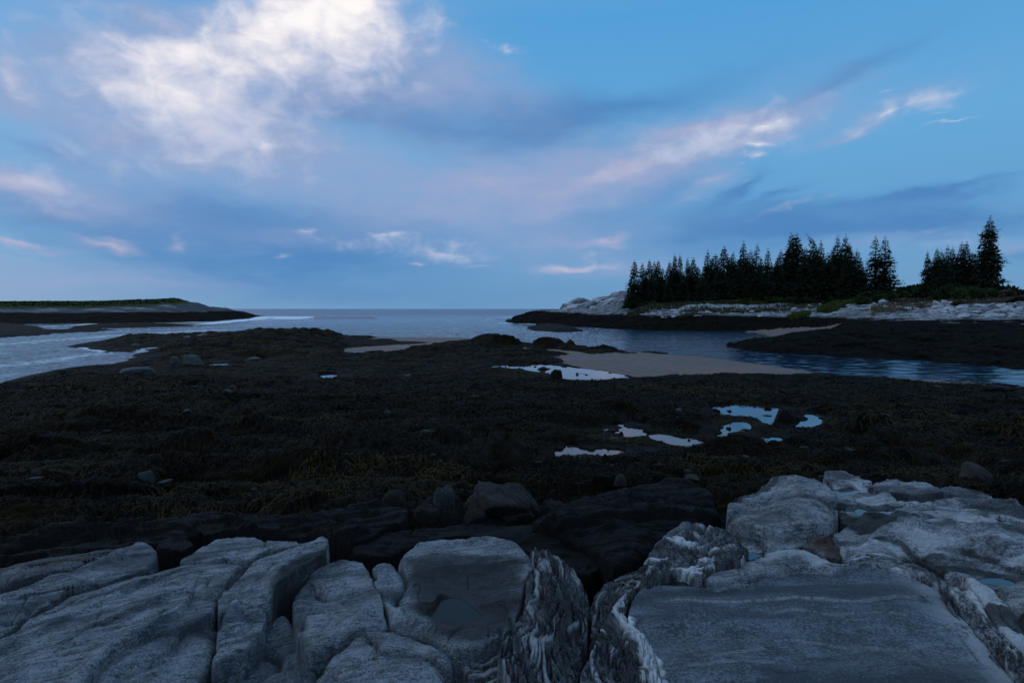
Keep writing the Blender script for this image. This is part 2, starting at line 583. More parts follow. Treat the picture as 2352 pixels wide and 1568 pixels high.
def shore_mat():
    """far shores: rockweed below, pale ledge above the tide line, turf on top"""
    m, g = new_mat('far_shore')
    P = pos(g)
    zz = g.n('ShaderNodeSeparateXYZ', {0: P}).outputs[2]
    n1 = g.noise(g.mapp(P, scale=(.35, 1, 1.4)), .35, 6, .62)
    n2 = g.noise(g.mapp(P, rot=(0, .1, .3), scale=(.22, 1, 2.6)), 1.2, 7, .68, .8)
    n3 = g.noise(g.mapp(P, scale=(.5, 1, 1)), 2.4, 5, .7)
    weed = g.mix(g.mr(n3, .42, .68), (.0018, .0013, .0009), (.011, .0066, .0026))
    weed = g.mix(g.mr(n2, .66, .78), weed, (.045, .038, .03))
    rock = g.mix(g.mr(n2, .36, .62), (.06, .06, .066), (.40, .395, .40))
    crack = g.mr(g.noise(g.mapp(P, rot=(0, .2, .35), scale=(.18, 1, 3.0)), 2.2, 5, .65, 1.0), .36, .48)
    rock = g.mix(crack, (.03, .03, .032), rock)
    tone = g.attr('tone')
    rock = g.mix(tone, rock, (.05, .055, .062))
    grass = g.mix(g.mr(n3, .35, .65), (.013, .022, .007), (.05, .05, .018))
    wl = g.attr('weedline'); gl = g.attr('turfline')
    a = g.mr(g.add(g.m('SUBTRACT', zz, wl), g.mul(g.add(n1, -.5), 1.7)), -.1, .3)
    b = g.mr(g.add(g.m('SUBTRACT', zz, gl), g.mul(g.add(n1, -.5), 1.6)), -.1, .35)
    col = g.mix(a, weed, rock)
    col = g.mix(b, col, grass)
    nrm = g.bump(g.add(g.mul(n2, 1.0), g.mul(n3, .5)), 1.0, .35)
    finish(g, col, .9, nrm, .04)
    return m


def rock_mat(name, dark, light, streak_rot=0.0, grain=1.0, wet=0.0, brown=.3, spec=.25, streak=1.0):
    m, g = new_mat(name)
    P = pos(g)
    big = g.noise(P, 1.6, 5, .6)
    mid = g.noise(P, 7, 7, .65, .3)
    fine = g.noise(P, 60, 6, .75)
    spk = g.noise(P, 230, 3, .7)
    st = g.noise(g.mapp(g.mapp(P, rot=(0, 0, streak_rot)), scale=(.7, 7, 7)), 7, 7, .68, .5)
    layer = g.attr('layer'); vein = g.attr('vein'); drk = g.attr('dark'); rust = g.attr('rust')
    t = g.add(g.mul(mid, .35), g.add(g.mul(st, .35 * streak), g.mul(fine, .3 + .35 * (1 - streak))))
    tone = g.noise(g.mapp(g.mapp(P, rot=(0, 0, streak_rot)), scale=(.45, 1.9, 1)), 2.3, 4, .6, .6)
    fg = g.noise(P, 110, 4, .75)
    t = g.add(g.mul(t, .75), g.mul(fg, .25))
    col = g.mix(g.mr(t, .42, .58), dark, light)
    col = g.mix(g.mr(tone, .36, .56, .85, 0), col, dark)
    col = g.mix(g.mul(g.mr(big, .5, .72), brown), col, (.17, .12, .085))
    col = g.mix(g.m('MULTIPLY', layer, g.mr(mid, .2, .55, .55, 1), clamp=True), col, (.02, .019, .02))
    col = g.mix(g.mul(g.mr(fg, .56, .68), .32 * grain), col, (.50, .50, .50))
    col = g.mix(g.mul(g.mr(fg, .45, .35), .42 * grain), col, (.03, .03, .034))
    col = g.mix(g.m('MULTIPLY', vein, g.mr(g.add(mid, g.mul(fine, .6)), .58, .78, .0, 1.0), clamp=True), col, (.74, .74, .75))
    dn = g.m('MULTIPLY', g.mr(g.add(drk, g.mul(g.add(mid, -.5), 1.0)), .3, .7), g.mr(drk, 0.02, .2), clamp=True)
    col = g.mix(g.mul(dn, .86), col, (.014, .0125, .012))
    col = g.mix(g.mul(rust, g.mr(mid, .35, .6)), col, (.09, .035, .015))
    crk = g.vor(g.vadd(g.vscale(g.noise(P, 3, 4, .6, col=True), .35), g.mapp(g.mapp(P, rot=(0, 0, streak_rot)), scale=(.5, 1.6, 1))), 3.0, feature='DISTANCE_TO_EDGE')
    crm = g.mul(g.mr(crk, .012, 0.0), g.mr(g.noise(P, 2.6, 2, .5), .5, .6))
    h = g.add(g.add(g.mul(st, 1.0 * streak), g.mul(mid, .6)), g.add(g.add(g.mul(fine, .7), g.mul(fg, .35)), g.mul(spk, .12)))
    h = g.add(h, g.mul(crm, -.5))
    nrm = g.bump(h, 1.0, .038)
    rough = g.mr(dn, 0, 1, .75, .5, False)
    finish(g, col, rough, nrm, spec)
    return m


M = {}
M['sea'] = sea_mat(); M['pool'] = pool_mat(); M['clear_pool'] = clear_pool_mat()
M['weed'] = weed_mat(); M['sand'] = sand_mat(); M['shore'] = shore_mat()

# ------------------------------------------------------------------ the near flat
LAND = U([(-900, 1100), (-300, 945), (-120, 905), (0, 880), (60, 862), (120, 850), (200, 845), (262, 838), (290, 828), (318, 812),
          (358, 797), (330, 799), (290, 808), (245, 811), (225, 803), (150, 795), (200, 787), (258, 779), (390, 771), (480, 765),
          (600, 768), (800, 773), (890, 776), (1080, 777), (1140, 780), (1215, 790), (1300, 797), (1440, 808), (1530, 814),
          (1650, 825), (1750, 838), (1885, 857), (1960, 867), (2050, 868), (2200, 878), (2352, 889), (2500, 900), (2900, 940),
          (4200, 1300), (4200, 2600), (-2600, 2600), (-2600, 1400)], 0.0)
SANDS = [U(p, .2) for p in (
    [(770, 812), (800, 800), (775, 790), (800, 782), (840, 776), (900, 770), (1090, 770), (1100, 778), (1010, 789), (950, 803), (890, 815), (830, 811)],
    [(1105, 806), (1130, 799), (1200, 794), (1222, 797), (1330, 806), (1360, 812), (1450, 806), (1480, 808), (1650, 812), (1900, 850),
     (2000, 862), (1885, 862), (1800, 865), (1660, 863), (1500, 869), (1440, 864), (1370, 850), (1290, 835), (1270, 820), (1305, 812), (1230, 810), (1180, 812)],
    [(2040, 866), (2100, 860), (2220, 868), (2360, 880), (2600, 890), (2560, 905), (2340, 899), (2150, 889)],
    [(395, 776), (470, 765), (490, 768), (450, 776), (410, 779)],
)]
# tide pools on the flat: name part of the label, outline
POOLS = [
    ('long bright tide pool against the sandbar', [(1128, 842), (1180, 838), (1240, 835), (1282, 841), (1330, 846), (1380, 852), (1445, 866), (1400, 869), (1352, 873), (1290, 868), (1262, 856), (1230, 852), (1200, 846), (1160, 846)]),
    ('largest tide pool with dark stones at its right end', [(1650, 932), (1700, 930), (1745, 932), (1772, 936), (1800, 936), (1790, 950), (1812, 962), (1832, 978), (1800, 980), (1758, 970), (1720, 964), (1700, 958), (1668, 954), (1652, 946)]),
    ('small tide pool beside the mound right of the largest pool', [(1858, 952), (1884, 949), (1884, 958), (1872, 972), (1840, 980), (1834, 974), (1866, 966)]),
    ('narrow tide pool on the near side of the largest pool', [(1700, 968), (1712, 978), (1700, 992), (1712, 1000), (1690, 1010), (1668, 1014), (1664, 1000), (1672, 990), (1660, 984)]),
    ('tide pool with a round stone, nearest of the right cluster', [(1722, 1010), (1745, 1006), (1764, 1012), (1792, 1006), (1794, 1013), (1766, 1021), (1740, 1020)]),
    ('tapering tide pool pointing right between weed mounds', [(1500, 1002), (1522, 1000), (1545, 1008), (1580, 1008), (1622, 1018), (1600, 1023), (1566, 1024), (1540, 1016)]),
    ('star shaped tide pool above the weed mound', [(1384, 986), (1402, 984), (1414, 974), (1430, 984), (1468, 986), (1470, 1000), (1440, 1003), (1415, 992)]),
    ('tiny tide pool left of the star shaped one', [(1348, 984), (1362, 980), (1368, 985), (1356, 989)]),
    ('forked pale tide pool in the middle of the flat', [(1276, 1046), (1300, 1030), (1316, 1021), (1332, 1034), (1365, 1038), (1392, 1032), (1424, 1038), (1400, 1044), (1350, 1041), (1300, 1048)]),
    ('tiny bright puddle alone on the weed left of centre', [(744, 864), (756, 858), (768, 861), (754, 869)]),
    ('pale tide pool behind the boulders left of centre', [(476, 836), (520, 834), (560, 828), (602, 822), (580, 832), (540, 838), (500, 840)]),
    ('small pool with foam at the foot of the left beach', [(758, 812), (800, 808), (840, 806), (800, 813)]),
]
MOUNDS = [  # frame x, depth, half-width m, half-depth m, height
    (640, 59, 9.5, 8, 1.0), (540, 64, 7, 7, .55), (745, 62, 8, 6, .62), (560, 55, 9, 6, .5), (880, 64, 5, 3, .35), (450, 50, 4, 3, .4), (640, 47, 8, 4, .5),
    (1140, 57.5, 3.1, 2.6, 1.0), (1075, 54, 4, 3, .5), (1010, 50, 5, 3, .4), (1258, 56, 2.1, 1.6, .91), (1345, 55.5, 1.2, 1.0, .85), (1312, 54.5, .7, .7, .7), (1385, 51.5, 2.4, .9, .55),
    (1235, 49.5, 2.2, 1.2, .4), (1180, 47, 3.2, 1.5, .4), (1440, 49.5, .9, .5, .25), (320, 74, 6, 3, .45), (240, 56, 3, 1.5, .3),
    (1700, 32, 4, 1.2, .10), (1920, 30, 3.0, 1.5, .14), (2090, 29, 3, 1.5, .05), (2310, 28.5, .8, .6, .35), (160, 29.5, 4, 2.5, .35), (60, 24, 4, 2, .3),
    (400, 28, 4, 2, .3), (500, 20, 4, 2.4, .35), (250, 15, 3, 1.4, .3), (1030, 10.4, .55, .40, .40), (1150, 9.6, .6, .45, .42), (860, 9.3, 1.3, .5, .30), (700, 8.6, 1.2, .45, .28), (450, 10.5, 1.2, .5, .32), (330, 8.5, .9, .4, .25), (1330, 10.6, .7, .4, .3), (600, 12.5, 1.4, .7, .35), (100, 10, 1.2, .6, .35), (1700, 10.5, 1.2, .5, .3), (2050, 9.5, 1.2, .5, .25), (1950, 13.5, 1.6, .7, .35), (1190, 33, 2.2, 1.0, .4), (1262, 30.2, .9, .6, .45),
    (1860, 20.6, .75, .4, .25), (1440, 17.6, .8, .35, .2), (2290, 13, 1.4, .9, .3), (840, 9.6, 1.5, .6, .22), (1620, 12.5, 2.2, .9, .25), (1300, 14.3, 1.3, .5, .18),
]


def base_z(d):
    return np.interp(d, [0, 3, 5, 6.2, 8, 11, 15, 22, 30, 45, 100], [1.9, 1.9, 1.85, 1.75, 1.5, 1.15, .85, .42, .21, .20, .2])


def pool_level(poly_px):
    p = np.array(poly_px, float)
    cx, cy = p.mean(0)
    z = .3
    for _ in range(8):
        q = unp(cx, cy, z); z = float(base_z(q[1])) - .05
    return z


POOLDATA = [(lab, pp, pool_level(pp)) for lab, pp in POOLS]


def flat_height(P):
    x, y = P[:, 0], P[:, 1]
    d = y
    wx = P + np.stack([fbm(x * .25, y * .25, 3, 5), fbm(x * .25, y * .25, 3, 6)], -1) * .9 * np.clip(d / 60, .1, 1)[:, None]
    sl = poly_sd(wx, LAND)
    near = sstep(9, 5.5, d)
    sand = np.zeros(len(P))
    for sp in SANDS:
        sand = np.maximum(sand, sstep(-.25, .35, poly_sd(wx, sp, 3.0)))
    b = base_z(d)
    z = b.copy()
    rough = (1 - sand)
    n = .11 * fbm(x * .16, y * .16, 3, 1) * 1.2
    mm = .31 * mounds(x * .62 + .6 * fbm(x * .5, y * .5, 2, 30), y * .95 + .3 * fbm(x * .4, y * .4, 2, 31), 2)
    m2 = .15 * mounds(x * 1.7 + .4 * fbm(x, y, 2, 8), y * 2.1, 4)
    m3 = .065 * billow(x * 4.2, y * 5.2, 3, 9) + .02 * fbm(x * 14, y * 17, 3, 10)
    damp = np.interp(d, [20, 27, 38, 46], [1, .5, .5, 1])
    damp = damp * (1 - .6 * sstep(1880, 1980, 1176 + F * x / d) * sstep(22, 25, d) * sstep(34, 31, d))
    z = z + rough * (n + (mm + m2) * damp + m3 - .20 * damp)
    for (px, dd, rx, ry, h) in MOUNDS:
        cx, cy = at_depth(px, dd)
        q = ((x - cx) / rx) ** 2 + ((y - cy) / ry) ** 2
        g_ = np.clip(1 - q, 0, 1) ** .75 if h in (1.0, .91) and rx < 5 else np.exp(-q * 1.6)
        z = z + h * g_ * (1 + .16 * fbm(x * .6, y * .6, 3, 40)) * (1 - .75 * sand)
        if h >= .25:
            sand = sand * (1 - sstep(1.15, .85, q))
    # sand is smooth, near the waterline
    zs = .16 + .05 * fbm(x * .1, y * .1, 2, 50) + .035 * np.sin(x * 6.5 + y * 1.9 + 2.2 * fbm(x * .35, y * .3, 3, 51)) * sstep(62, 38, d) + .01 * fbm(x * 1.5, y * 3, 3, 52)
    z = z * (1 - sand) + zs * sand
    # shoreline
    shore = np.interp(sl, [-30, -4, -.8, 0, 1.0, 3.0, 6], [-2.5, -.9, -.25, .015, .14, .5, 9])
    z = np.where(sl < 6, np.minimum(z, shore + np.maximum(0, z - .5) * sstep(0, 2.5, sl)), z)
    pz = np.full(len(P), -9.0); pd = np.full(len(P), -9.0)
    for lab, pp, lv in POOLDATA:
        pl = U(pp, lv)
        k = max(.05, pl[:, 1].mean() * .006)
        wq = P + np.stack([fbm(x / (k * 6), y / (k * 5), 4, 60), fbm(x / (k * 6), y / (k * 5), 4, 61)], -1) * k * 2.2
        s = poly_sd(wq, pl, 5.0) + .009 * pl[:, 1].mean()
        ins = s > -4.9
        inner = lv - np.clip(s, 0, .12) * .7 - .012 + .16 * sstep(.42, .7, fbm(x / k * .22, y / k * .22, 3, 64))
        outer = np.maximum(z, lv + .010 + np.clip(-s, 0, .35) * .08)
        front = y < pl[:, 1].max() - .3 * s * 0
        reach = np.clip(.12 * pl[:, 1].mean(), .8, 3.2)
        cap = lv + .03 + np.interp(-s, [0, 1.2, 9], [0, .04, .8]) + .5 * (m2 + m3 + .6 * mm) * sstep(.1, 1.6, -s)
        cap = cap + np.where(front, 0, .5 * np.clip(y - pl[:, 1].max(), 0, 1)) + 2.0 * np.clip(-s - reach, 0, 9)
        outer = np.where(s > -.5, outer, z)
        outer = np.minimum(outer, np.maximum(cap, lv + .012))
        znew = np.where(s > 0, np.minimum(z, inner), outer)
        z = np.where(ins, znew, z)
    z = z - .16 * sstep(5.4, 4.4, d)
    return z, sand, sl


nc = 1150; nr = 880
pxs = np.linspace(-1100, 3450, nc) if False else 1176 + 1307 * np.tan(np.linspace(-math.atan(1.55), math.atan(1.55), nc))
ds = np.exp(np.linspace(math.log(1.6), math.log(112), nr))
DD, PX = np.meshgrid(ds, pxs, indexing='ij')
P = np.stack([((PX - 1176) / F * DD).ravel(), DD.ravel()], -1)
Z, sand, sl = flat_height(P)
V = np.column_stack([P, Z])
bare = sstep(.1, .5, fbm(P[:, 0] * .15, P[:, 1] * .25, 3, 70)) * sstep(40, 12, P[:, 1])
issand = sand > .5
ok = (Z > -.9)
idx = np.arange(nr * nc).reshape(nr, nc)
GROUND = (V.reshape(nr, nc, 3), ds, pxs)
gd = grid_mesh('ground', V, nr, nc, ok & ~issand, M['weed'], {'bare': bare})
tag(gd, kind='structure')
allsand = issand & ok
q = np.stack([idx[:-1, :-1], idx[:-1, 1:], idx[1:, 1:], idx[1:, :-1]], -1).reshape(-1, 4)
qs = q[allsand[q].all(1)]
us = np.unique(qs); rm = np.full(nr * nc, -1); rm[us] = np.arange(len(us))
_x, _y = V[us, 0], V[us, 1]
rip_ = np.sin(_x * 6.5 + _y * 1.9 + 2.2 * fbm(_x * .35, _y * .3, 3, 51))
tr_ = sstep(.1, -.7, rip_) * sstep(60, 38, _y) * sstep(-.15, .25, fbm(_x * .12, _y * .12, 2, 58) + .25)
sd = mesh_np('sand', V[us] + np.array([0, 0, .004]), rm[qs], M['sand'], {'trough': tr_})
tag(sd, kind='structure')


def ground_z(x, y):
    i = np.interp(y, ds, np.arange(nr)); j = np.interp(1176 + F * x / y, pxs, np.arange(nc))
    i0 = np.clip(np.floor(i).astype(int), 0, nr - 2); j0 = np.clip(np.floor(j).astype(int), 0, nc - 2)
    fi = i - i0; fj = j - j0
    g_ = GROUND[0][..., 2]
    return (g_[i0, j0] * (1 - fi) * (1 - fj) + g_[i0 + 1, j0] * fi * (1 - fj) + g_[i0, j0 + 1] * (1 - fi) * fj + g_[i0 + 1, j0 + 1] * fi * fj)


for lab, pp, lv in POOLDATA:
    pl = smooth_poly(U(pp, lv), 1)
    c = pl.mean(0)
    grow = .12 + .004 * c[1]
    nrm_ = np.roll(pl, -1, 0) - np.roll(pl, 1, 0)
    nrm_ = np.stack([nrm_[:, 1], -nrm_[:, 0]], -1); nrm_ /= np.linalg.norm(nrm_, axis=1)[:, None]
    area = np.sum(pl[:, 0] * np.roll(pl[:, 1], -1) - pl[:, 1] * np.roll(pl[:, 0], -1))
    pl = pl + nrm_ * grow * (1 if area > 0 else -1)
    o = mesh_np('tide_pool', np.column_stack([pl - c, np.zeros(len(pl))]), np.arange(len(pl))[None, :], M['pool'], smooth=False)
    o.location = (c[0], c[1], lv)
    tag(o, lab, 'tide pool', 'tide pools on the seaweed flat', 'structure')

# ------------------------------------------------------------------ the headland across the channel
HL = [
    (1120, [(60, -1.5), (300, -1.5)]),
    (1168, [(120, -1.5), (168, -1), (178, -.2), (190, -1), (300, -1.5)]),
    (1180, [(120, -1.5), (155, -1), (163, .5), (172, 1.8), (182, .5), (200, -1)]),
    (1205, [(120, -1.5), (148, -1), (156, .4), (166, 2.7), (178, 2.2), (195, -1)]),
    (1240, [(110, -1.5), (138, -1), (146, .3), (158, 2.2), (166, 3.6), (176, 2.6), (200, -1)]),
    (1282, [(100, -1.5), (127, -1), (135, .3), (150, 2.7), (158, 3.7), (166, 3.2), (210, -1)]),
    (1296, [(100, -1.5), (125, -1), (132, .3), (150, 2.9), (156, 4.3), (165, 5.3), (178, 4), (215, -1)]),
    (1330, [(100, -1.5), (119, -1), (125, .3), (142, 2.7), (152, 4.2), (162, 6.3), (172, 5.2), (215, -1)]),
    (1350, [(100, -1.5), (116, -1), (122, .3), (138, 2.7), (150, 3.9), (160, 5.7), (172, 5.4), (215, -1)]),
    (1395, [(100, -1.5), (110, -1), (116, .3), (132, 2.7), (142, 4.0), (158, 6.6), (175, 6), (225, -1)]),
    (1430, [(98, -1.5), (107, -1), (112, .3), (126, 2.7), (136, 4.2), (158, 8.6), (180, 8), (240, -1)]),
    (1500, [(96, -1.5), (101, -1), (107, .3), (116, 2.6), (121, 4.5), (128, 5.0), (150, 6.4), (200, 6), (300, -1)]),
    (1620, [(90, -1.5), (97, -1), (103.5, .3), (112, 2.6), (118, 4.4), (126, 5.1), (150, 6), (220, 6), (320, -1)]),
    (1645, [(56, -1.5), (90, -1.2), (97, -.8), (103, .3), (112, 2.6), (118, 4.4), (126, 5.1), (150, 6), (220, 6), (320, -1)]),
    (1672, [(54, -1), (58, -.3), (61, .3), (64, -.2), (68, -1), (95, -.6), (103, .3), (112, 2.7), (118, 4.5), (126, 5.2), (150, 6), (220, 6), (320, -1)]),
    (1730, [(50, -1), (54, -.1), (58, .5), (64, .35), (69, -.2), (80, -.4), (96, 0.02), (102, .3), (112, 2.7), (118, 4.6), (126, 5.2), (150, 6), (220, 6), (320, -1)]),
    (1800, [(47, -1), (51, 0), (57, .8), (65, .7), (71, .3), (82, .2), (100, .5), (105, 1.5), (112, 3), (117, 4.6), (126, 5.2), (150, 6), (220, 6), (320, -1)]),
    (1900, [(43, -1), (48, 0), (56, 1.1), (68, 1.2), (76, .9), (84, .8), (96, 1.0), (101, 1.9), (107, 2.9), (113, 4.5), (122, 5.3), (150, 6), (220, 6), (320, -1)]),
    (1960, [(41, -1), (46.5, 0), (56, 1.25), (70, 1.5), (80, 1.55), (88, 1.9), (94, 2.3), (99, 3.0), (106, 4.4), (116, 5.6), (150, 6.5), (220, 6.5), (320, -1)]),
    (2060, [(39, -1), (45, 0), (56, 1.3), (72, 1.75), (80, 2.0), (87, 2.5), (99, 4.4), (110, 5.8), (150, 6.8), (220, 6.5), (320, -1)]),
    (2200, [(36, -1), (42, 0), (54, 1.2), (70, 1.85), (76, 2.2), (80, 2.6), (91, 4.4), (102, 6.2), (130, 7.2), (220, 7), (420, -1)]),
    (2352, [(32, -1), (38, 0), (50, 1.1), (66, 1.85), (72, 2.2), (77, 2.6), (88, 4.4), (98, 5.6), (120, 6.8), (220, 7.4), (420, 4)]),
    (2700, [(27, -1), (33, 0), (46, 1.2), (62, 2.0), (72, 2.6), (84, 4.4), (96, 5.6), (120, 6.8), (220, 8), (420, 6)]),
    (3400, [(20, -1), (27, 0), (40, 1.2), (55, 2.2), (65, 3.0), (78, 4.6), (96, 5.8), (120, 6.8), (220, 8), (420, 6)]),
]


def profile_z(cols, px, d):
    xs = np.array([c[0] for c in cols], float)
    j = np.clip(np.searchsorted(xs, px) - 1, 0, len(cols) - 2)
    t = np.clip((px - xs[j]) / (xs[j + 1] - xs[j]), 0, 1)
    t = t * t * (3 - 2 * t) * .4 + t * .6
    prof = np.stack([np.interp(d, [q[0] for q in c[1]], [q[1] for q in c[1]]) for c in cols])
    ar = np.arange(len(px))
    return prof[j, ar] * (1 - t) + prof[j + 1, ar] * t


HSAND = np.array([((p_ - 1176) / F * d_, d_) for p_, d_ in [(1705, 98), (1740, 100), (1800, 99), (1880, 96), (1930, 93), (1945, 91), (1915, 87), (1880, 84), (1820, 80), (1765, 76), (1735, 77), (1710, 90)]])


def headland_z(px, d):
    x, y = (px - 1176) / F * d, d
    w = fbm(x * .06, y * .06, 3, 200)
    z = profile_z(HL, px + 14 * w, d * (1 + .02 * fbm(x * .12, y * .12, 3, 201)))
    sandm = sstep(-1.0, 1.5, poly_sd(np.stack([x, y], -1), HSAND, 6.0))
    a = sstep(-.6, .6, z)
    white = sstep(2.2, 3.0, z) * sstep(6.2, 4.6, z) if True else 0
    bush = sstep(4.6, 5.2, z)
    # weed mounds, then tilted ledges
    n = (.42 * mounds(x * .26 + .5 * fbm(x * .2, y * .2, 2, 33), y * .22, 203) + .3 * mounds(x * .7, y * .6, 204) + .10 * fbm(x * 2, y * 1.5, 3, 205) - .32) * (1 - white) * (1 - bush)
    ph = (z * 1.5 - x * .07 + .5 * fbm(x * .06, y * .15, 3, 206))
    st = np.abs((ph % 1.0) - .5) * 2
    led = (.45 * (st ** .6 - .5) + .32 * ridged(x * .16, y * .5, 4, 207) + .14 * fbm(x * .9, y * 1.6, 3, 208)) * white
    left = sstep(1500, 1420, px) * sstep(3.5, 6, z)
    led = led + left * (.6 * ridged(x * .13 + y * .05, y * .12, 4, 209))
    z = z + a * (n + led) * (1 - sandm) + .12 * fbm(x * .1, y * .1, 3, 210) * a * (1 - sandm)
    return z, sandm


nc2 = 1150; nr2 = 560
pxs2 = np.concatenate([np.linspace(1120, 2420, 1000), np.linspace(2424, 3400, 150)])
ds2 = np.concatenate([np.exp(np.linspace(math.log(20), math.log(100), 270)), np.linspace(100.3, 190, 230), np.exp(np.linspace(math.log(192), math.log(420), 60))])
DD2, PX2 = np.meshgrid(ds2, pxs2, indexing='ij')
Z2, sm2 = headland_z(PX2.ravel(), DD2.ravel())
X2 = ((PX2 - 1176) / F * DD2).ravel(); Y2 = DD2.ravel()
V2 = np.column_stack([X2, Y2, Z2])
pr = PX2.ravel()
wl = np.interp(pr, [1100, 1290, 1330, 1500, 1900, 2100, 3400], [3.9, 3.0, 2.75, 2.6, 2.45, 2.4, 2.4])
tl = np.interp(pr, [1100, 1430, 1460, 1500, 1900, 3400], [30, 30, 8.0, 5.0, 4.9, 4.8])
tone = np.clip(.42 + 1.1 * fbm(X2 * .045, Y2 * .09, 3, 220), 0, 1) * .75
at2 = {'weedline': wl, 'turfline': tl, 'tone': tone}
ok2 = (Z2 > -.8)
hsand = sm2 > .5
hd = grid_mesh('headland', V2, nr2, nc2, ok2 & ~hsand, M['shore'], at2)
tag(hd, kind='structure')
idx2 = np.arange(nr2 * nc2).reshape(nr2, nc2)
q2 = np.stack([idx2[:-1, :-1], idx2[:-1, 1:], idx2[1:, 1:], idx2[1:, :-1]], -1).reshape(-1, 4)
qs2 = q2[hsand[q2].all(1) & ok2[q2].all(1)]
u2 = np.unique(qs2); rm2 = np.full(nr2 * nc2, -1); rm2[u2] = np.arange(len(u2))
o = mesh_np('sand', V2[u2] + np.array([0, 0, .004]), rm2[qs2], M['sand'])
tag(o, kind='structure')
_G2 = Z2.reshape(nr2, nc2)


def head_z(x, y):
    px = 1176 + F * x / y
    i = np.interp(y, ds2, np.arange(nr2)); j = np.interp(px, pxs2, np.arange(nc2))
    i0 = np.clip(np.floor(i).astype(int), 0, nr2 - 2); j0 = np.clip(np.floor(j).astype(int), 0, nc2 - 2)
    fi = i - i0; fj = j - j0
    return (_G2[i0, j0] * (1 - fi) * (1 - fj) + _G2[i0 + 1, j0] * fi * (1 - fj) + _G2[i0, j0 + 1] * (1 - fi) * fj + _G2[i0 + 1, j0 + 1] * fi * fj)


# ------------------------------------------------------------------ the island on the left
IS = [
    (-700, [(120, -1), (140, 0), (155, 2.4), (170, 4.5), (190, 6.5), (260, 7), (400, -1)]),
    (-100, [(125, -1), (143, 0), (158, 2.3), (172, 4.2), (192, 6.2), (260, 6.6), (400, -1)]),
    (0, [(128, -1), (147, 0), (162, 2.4), (176, 3.9), (196, 6.1), (260, 6.5), (400, -1)]),
    (200, [(140, -1), (156, 0), (170, 2.5), (182, 4.1), (200, 6.3), (260, 6.4), (400, -1)]),
    (330, [(150, -1), (164, 0), (176, 2.6), (190, 4.9), (205, 6.9), (260, 6.8), (400, -1)]),
    (400, [(155, -1), (168, 0), (180, 2.6), (194, 5.4), (208, 7.4), (260, 6.6), (400, -1)]),
    (450, [(160, -1), (175, 0), (190, 2.8), (204, 5.2), (218, 6.1), (260, 4), (400, -1)]),
    (520, [(185, -1), (205, 0), (220, 2.5), (238, 4.3), (262, 3), (400, -1)]),
    (560, [(205, -1), (228, 0), (245, 2.1), (262, 2.6), (290, 1), (400, -1)]),
    (600, [(230, -1), (262, 0.1), (285, .6), (300, 0), (330, -1)]),
    (625, [(230, -1), (400, -1)]),
]
nc3 = 520; nr3 = 300
pxs3 = np.linspace(-700, 625, nc3); ds3 = np.concatenate([np.linspace(120, 270, 230), np.linspace(272, 400, 70)])
DD3, PX3 = np.meshgrid(ds3, pxs3, indexing='ij')
x3 = ((PX3 - 1176) / F * DD3).ravel(); y3 = DD3.ravel(); p3 = PX3.ravel()
z3 = profile_z(IS, p3 + 10 * fbm(x3 * .04, y3 * .04, 3, 300), y3)
a3 = sstep(-.5, .6, z3)
z3 = z3 + a3 * (.35 * ridged(x3 * .09, y3 * .2, 4, 301) + .18 * fbm(x3 * .35, y3 * .5, 4, 302) + .12 * fbm(x3 * .05, y3 * .05, 2, 303))
tl3 = np.interp(p3, [-700, 0, 200, 330, 400, 445, 470, 625], [3.9, 3.9, 4.0, 4.7, 5.3, 6.4, 30, 30]) + .3 * fbm(x3 * .1, y3 * .1, 3, 304)
wl3 = np.interp(p3, [-700, 0, 300, 450, 560, 625], [2.9, 2.9, 2.9, 2.9, 3.1, 3.5])
ISZ = z3.copy().reshape(nr3, nc3)
isl = grid_mesh('island', np.column_stack([x3, y3, z3]), nr3, nc3, z3 > -.7, M['shore'], {'weedline': wl3, 'turfline': tl3, 'tone': np.clip(.72 + .4 * sstep(330, 430, p3) + .9 * fbm(x3 * .10, y3 * .22, 4, 305), .35, .95)})
tag(isl, kind='structure')

# ------------------------------------------------------------------ weed covered reefs standing in the water
def reef(name, pts, h, label, seed, drop=0.0, nx=150, group=None, lvl=0.0):
    pl = smooth_poly(U(pts, lvl), 2)
    lo = pl.min(0) - .6; hi = pl.max(0) + .6
    xs = np.linspace(lo[0], hi[0], nx); ys = np.linspace(lo[1], hi[1], 110)
    YY, XX = np.meshgrid(ys, xs, indexing='ij')
    Q = np.column_stack([XX.ravel(), YY.ravel()])
    k = min((hi - lo)) * .12
    s = poly_sd(Q + k * .35 * np.stack([fbm(Q[:, 0] / k / 3, Q[:, 1] / k / 3, 3, seed), fbm(Q[:, 0] / k / 3, Q[:, 1] / k / 3, 3, seed + 1)], -1), pl)
    smax = s.max()
    t = np.clip(s / (smax * .8), -1, 1)
    z = lvl + np.where(t > 0, h * np.abs(t) ** .62, t * 1.2)
    sc = 1.0 / max(k, .3)
    z = z + np.where(t > 0, 1, 0) * h * (.35 * fbm(Q[:, 0] * sc * .35, Q[:, 1] * sc * .35, 3, seed + 2) * np.clip(t * 2, 0, 1)) + .04 * fbm(Q[:, 0] * 2.5, Q[:, 1] * 2.5, 3, seed + 4)
    ob = grid_mesh(name, np.column_stack([Q, z]), 110, nx, (z > lvl - .5), M['weed'], {'bare': Q[:, 0] * 0}, origin=True)
    tag(ob, label, 'reef', group)
    return ob


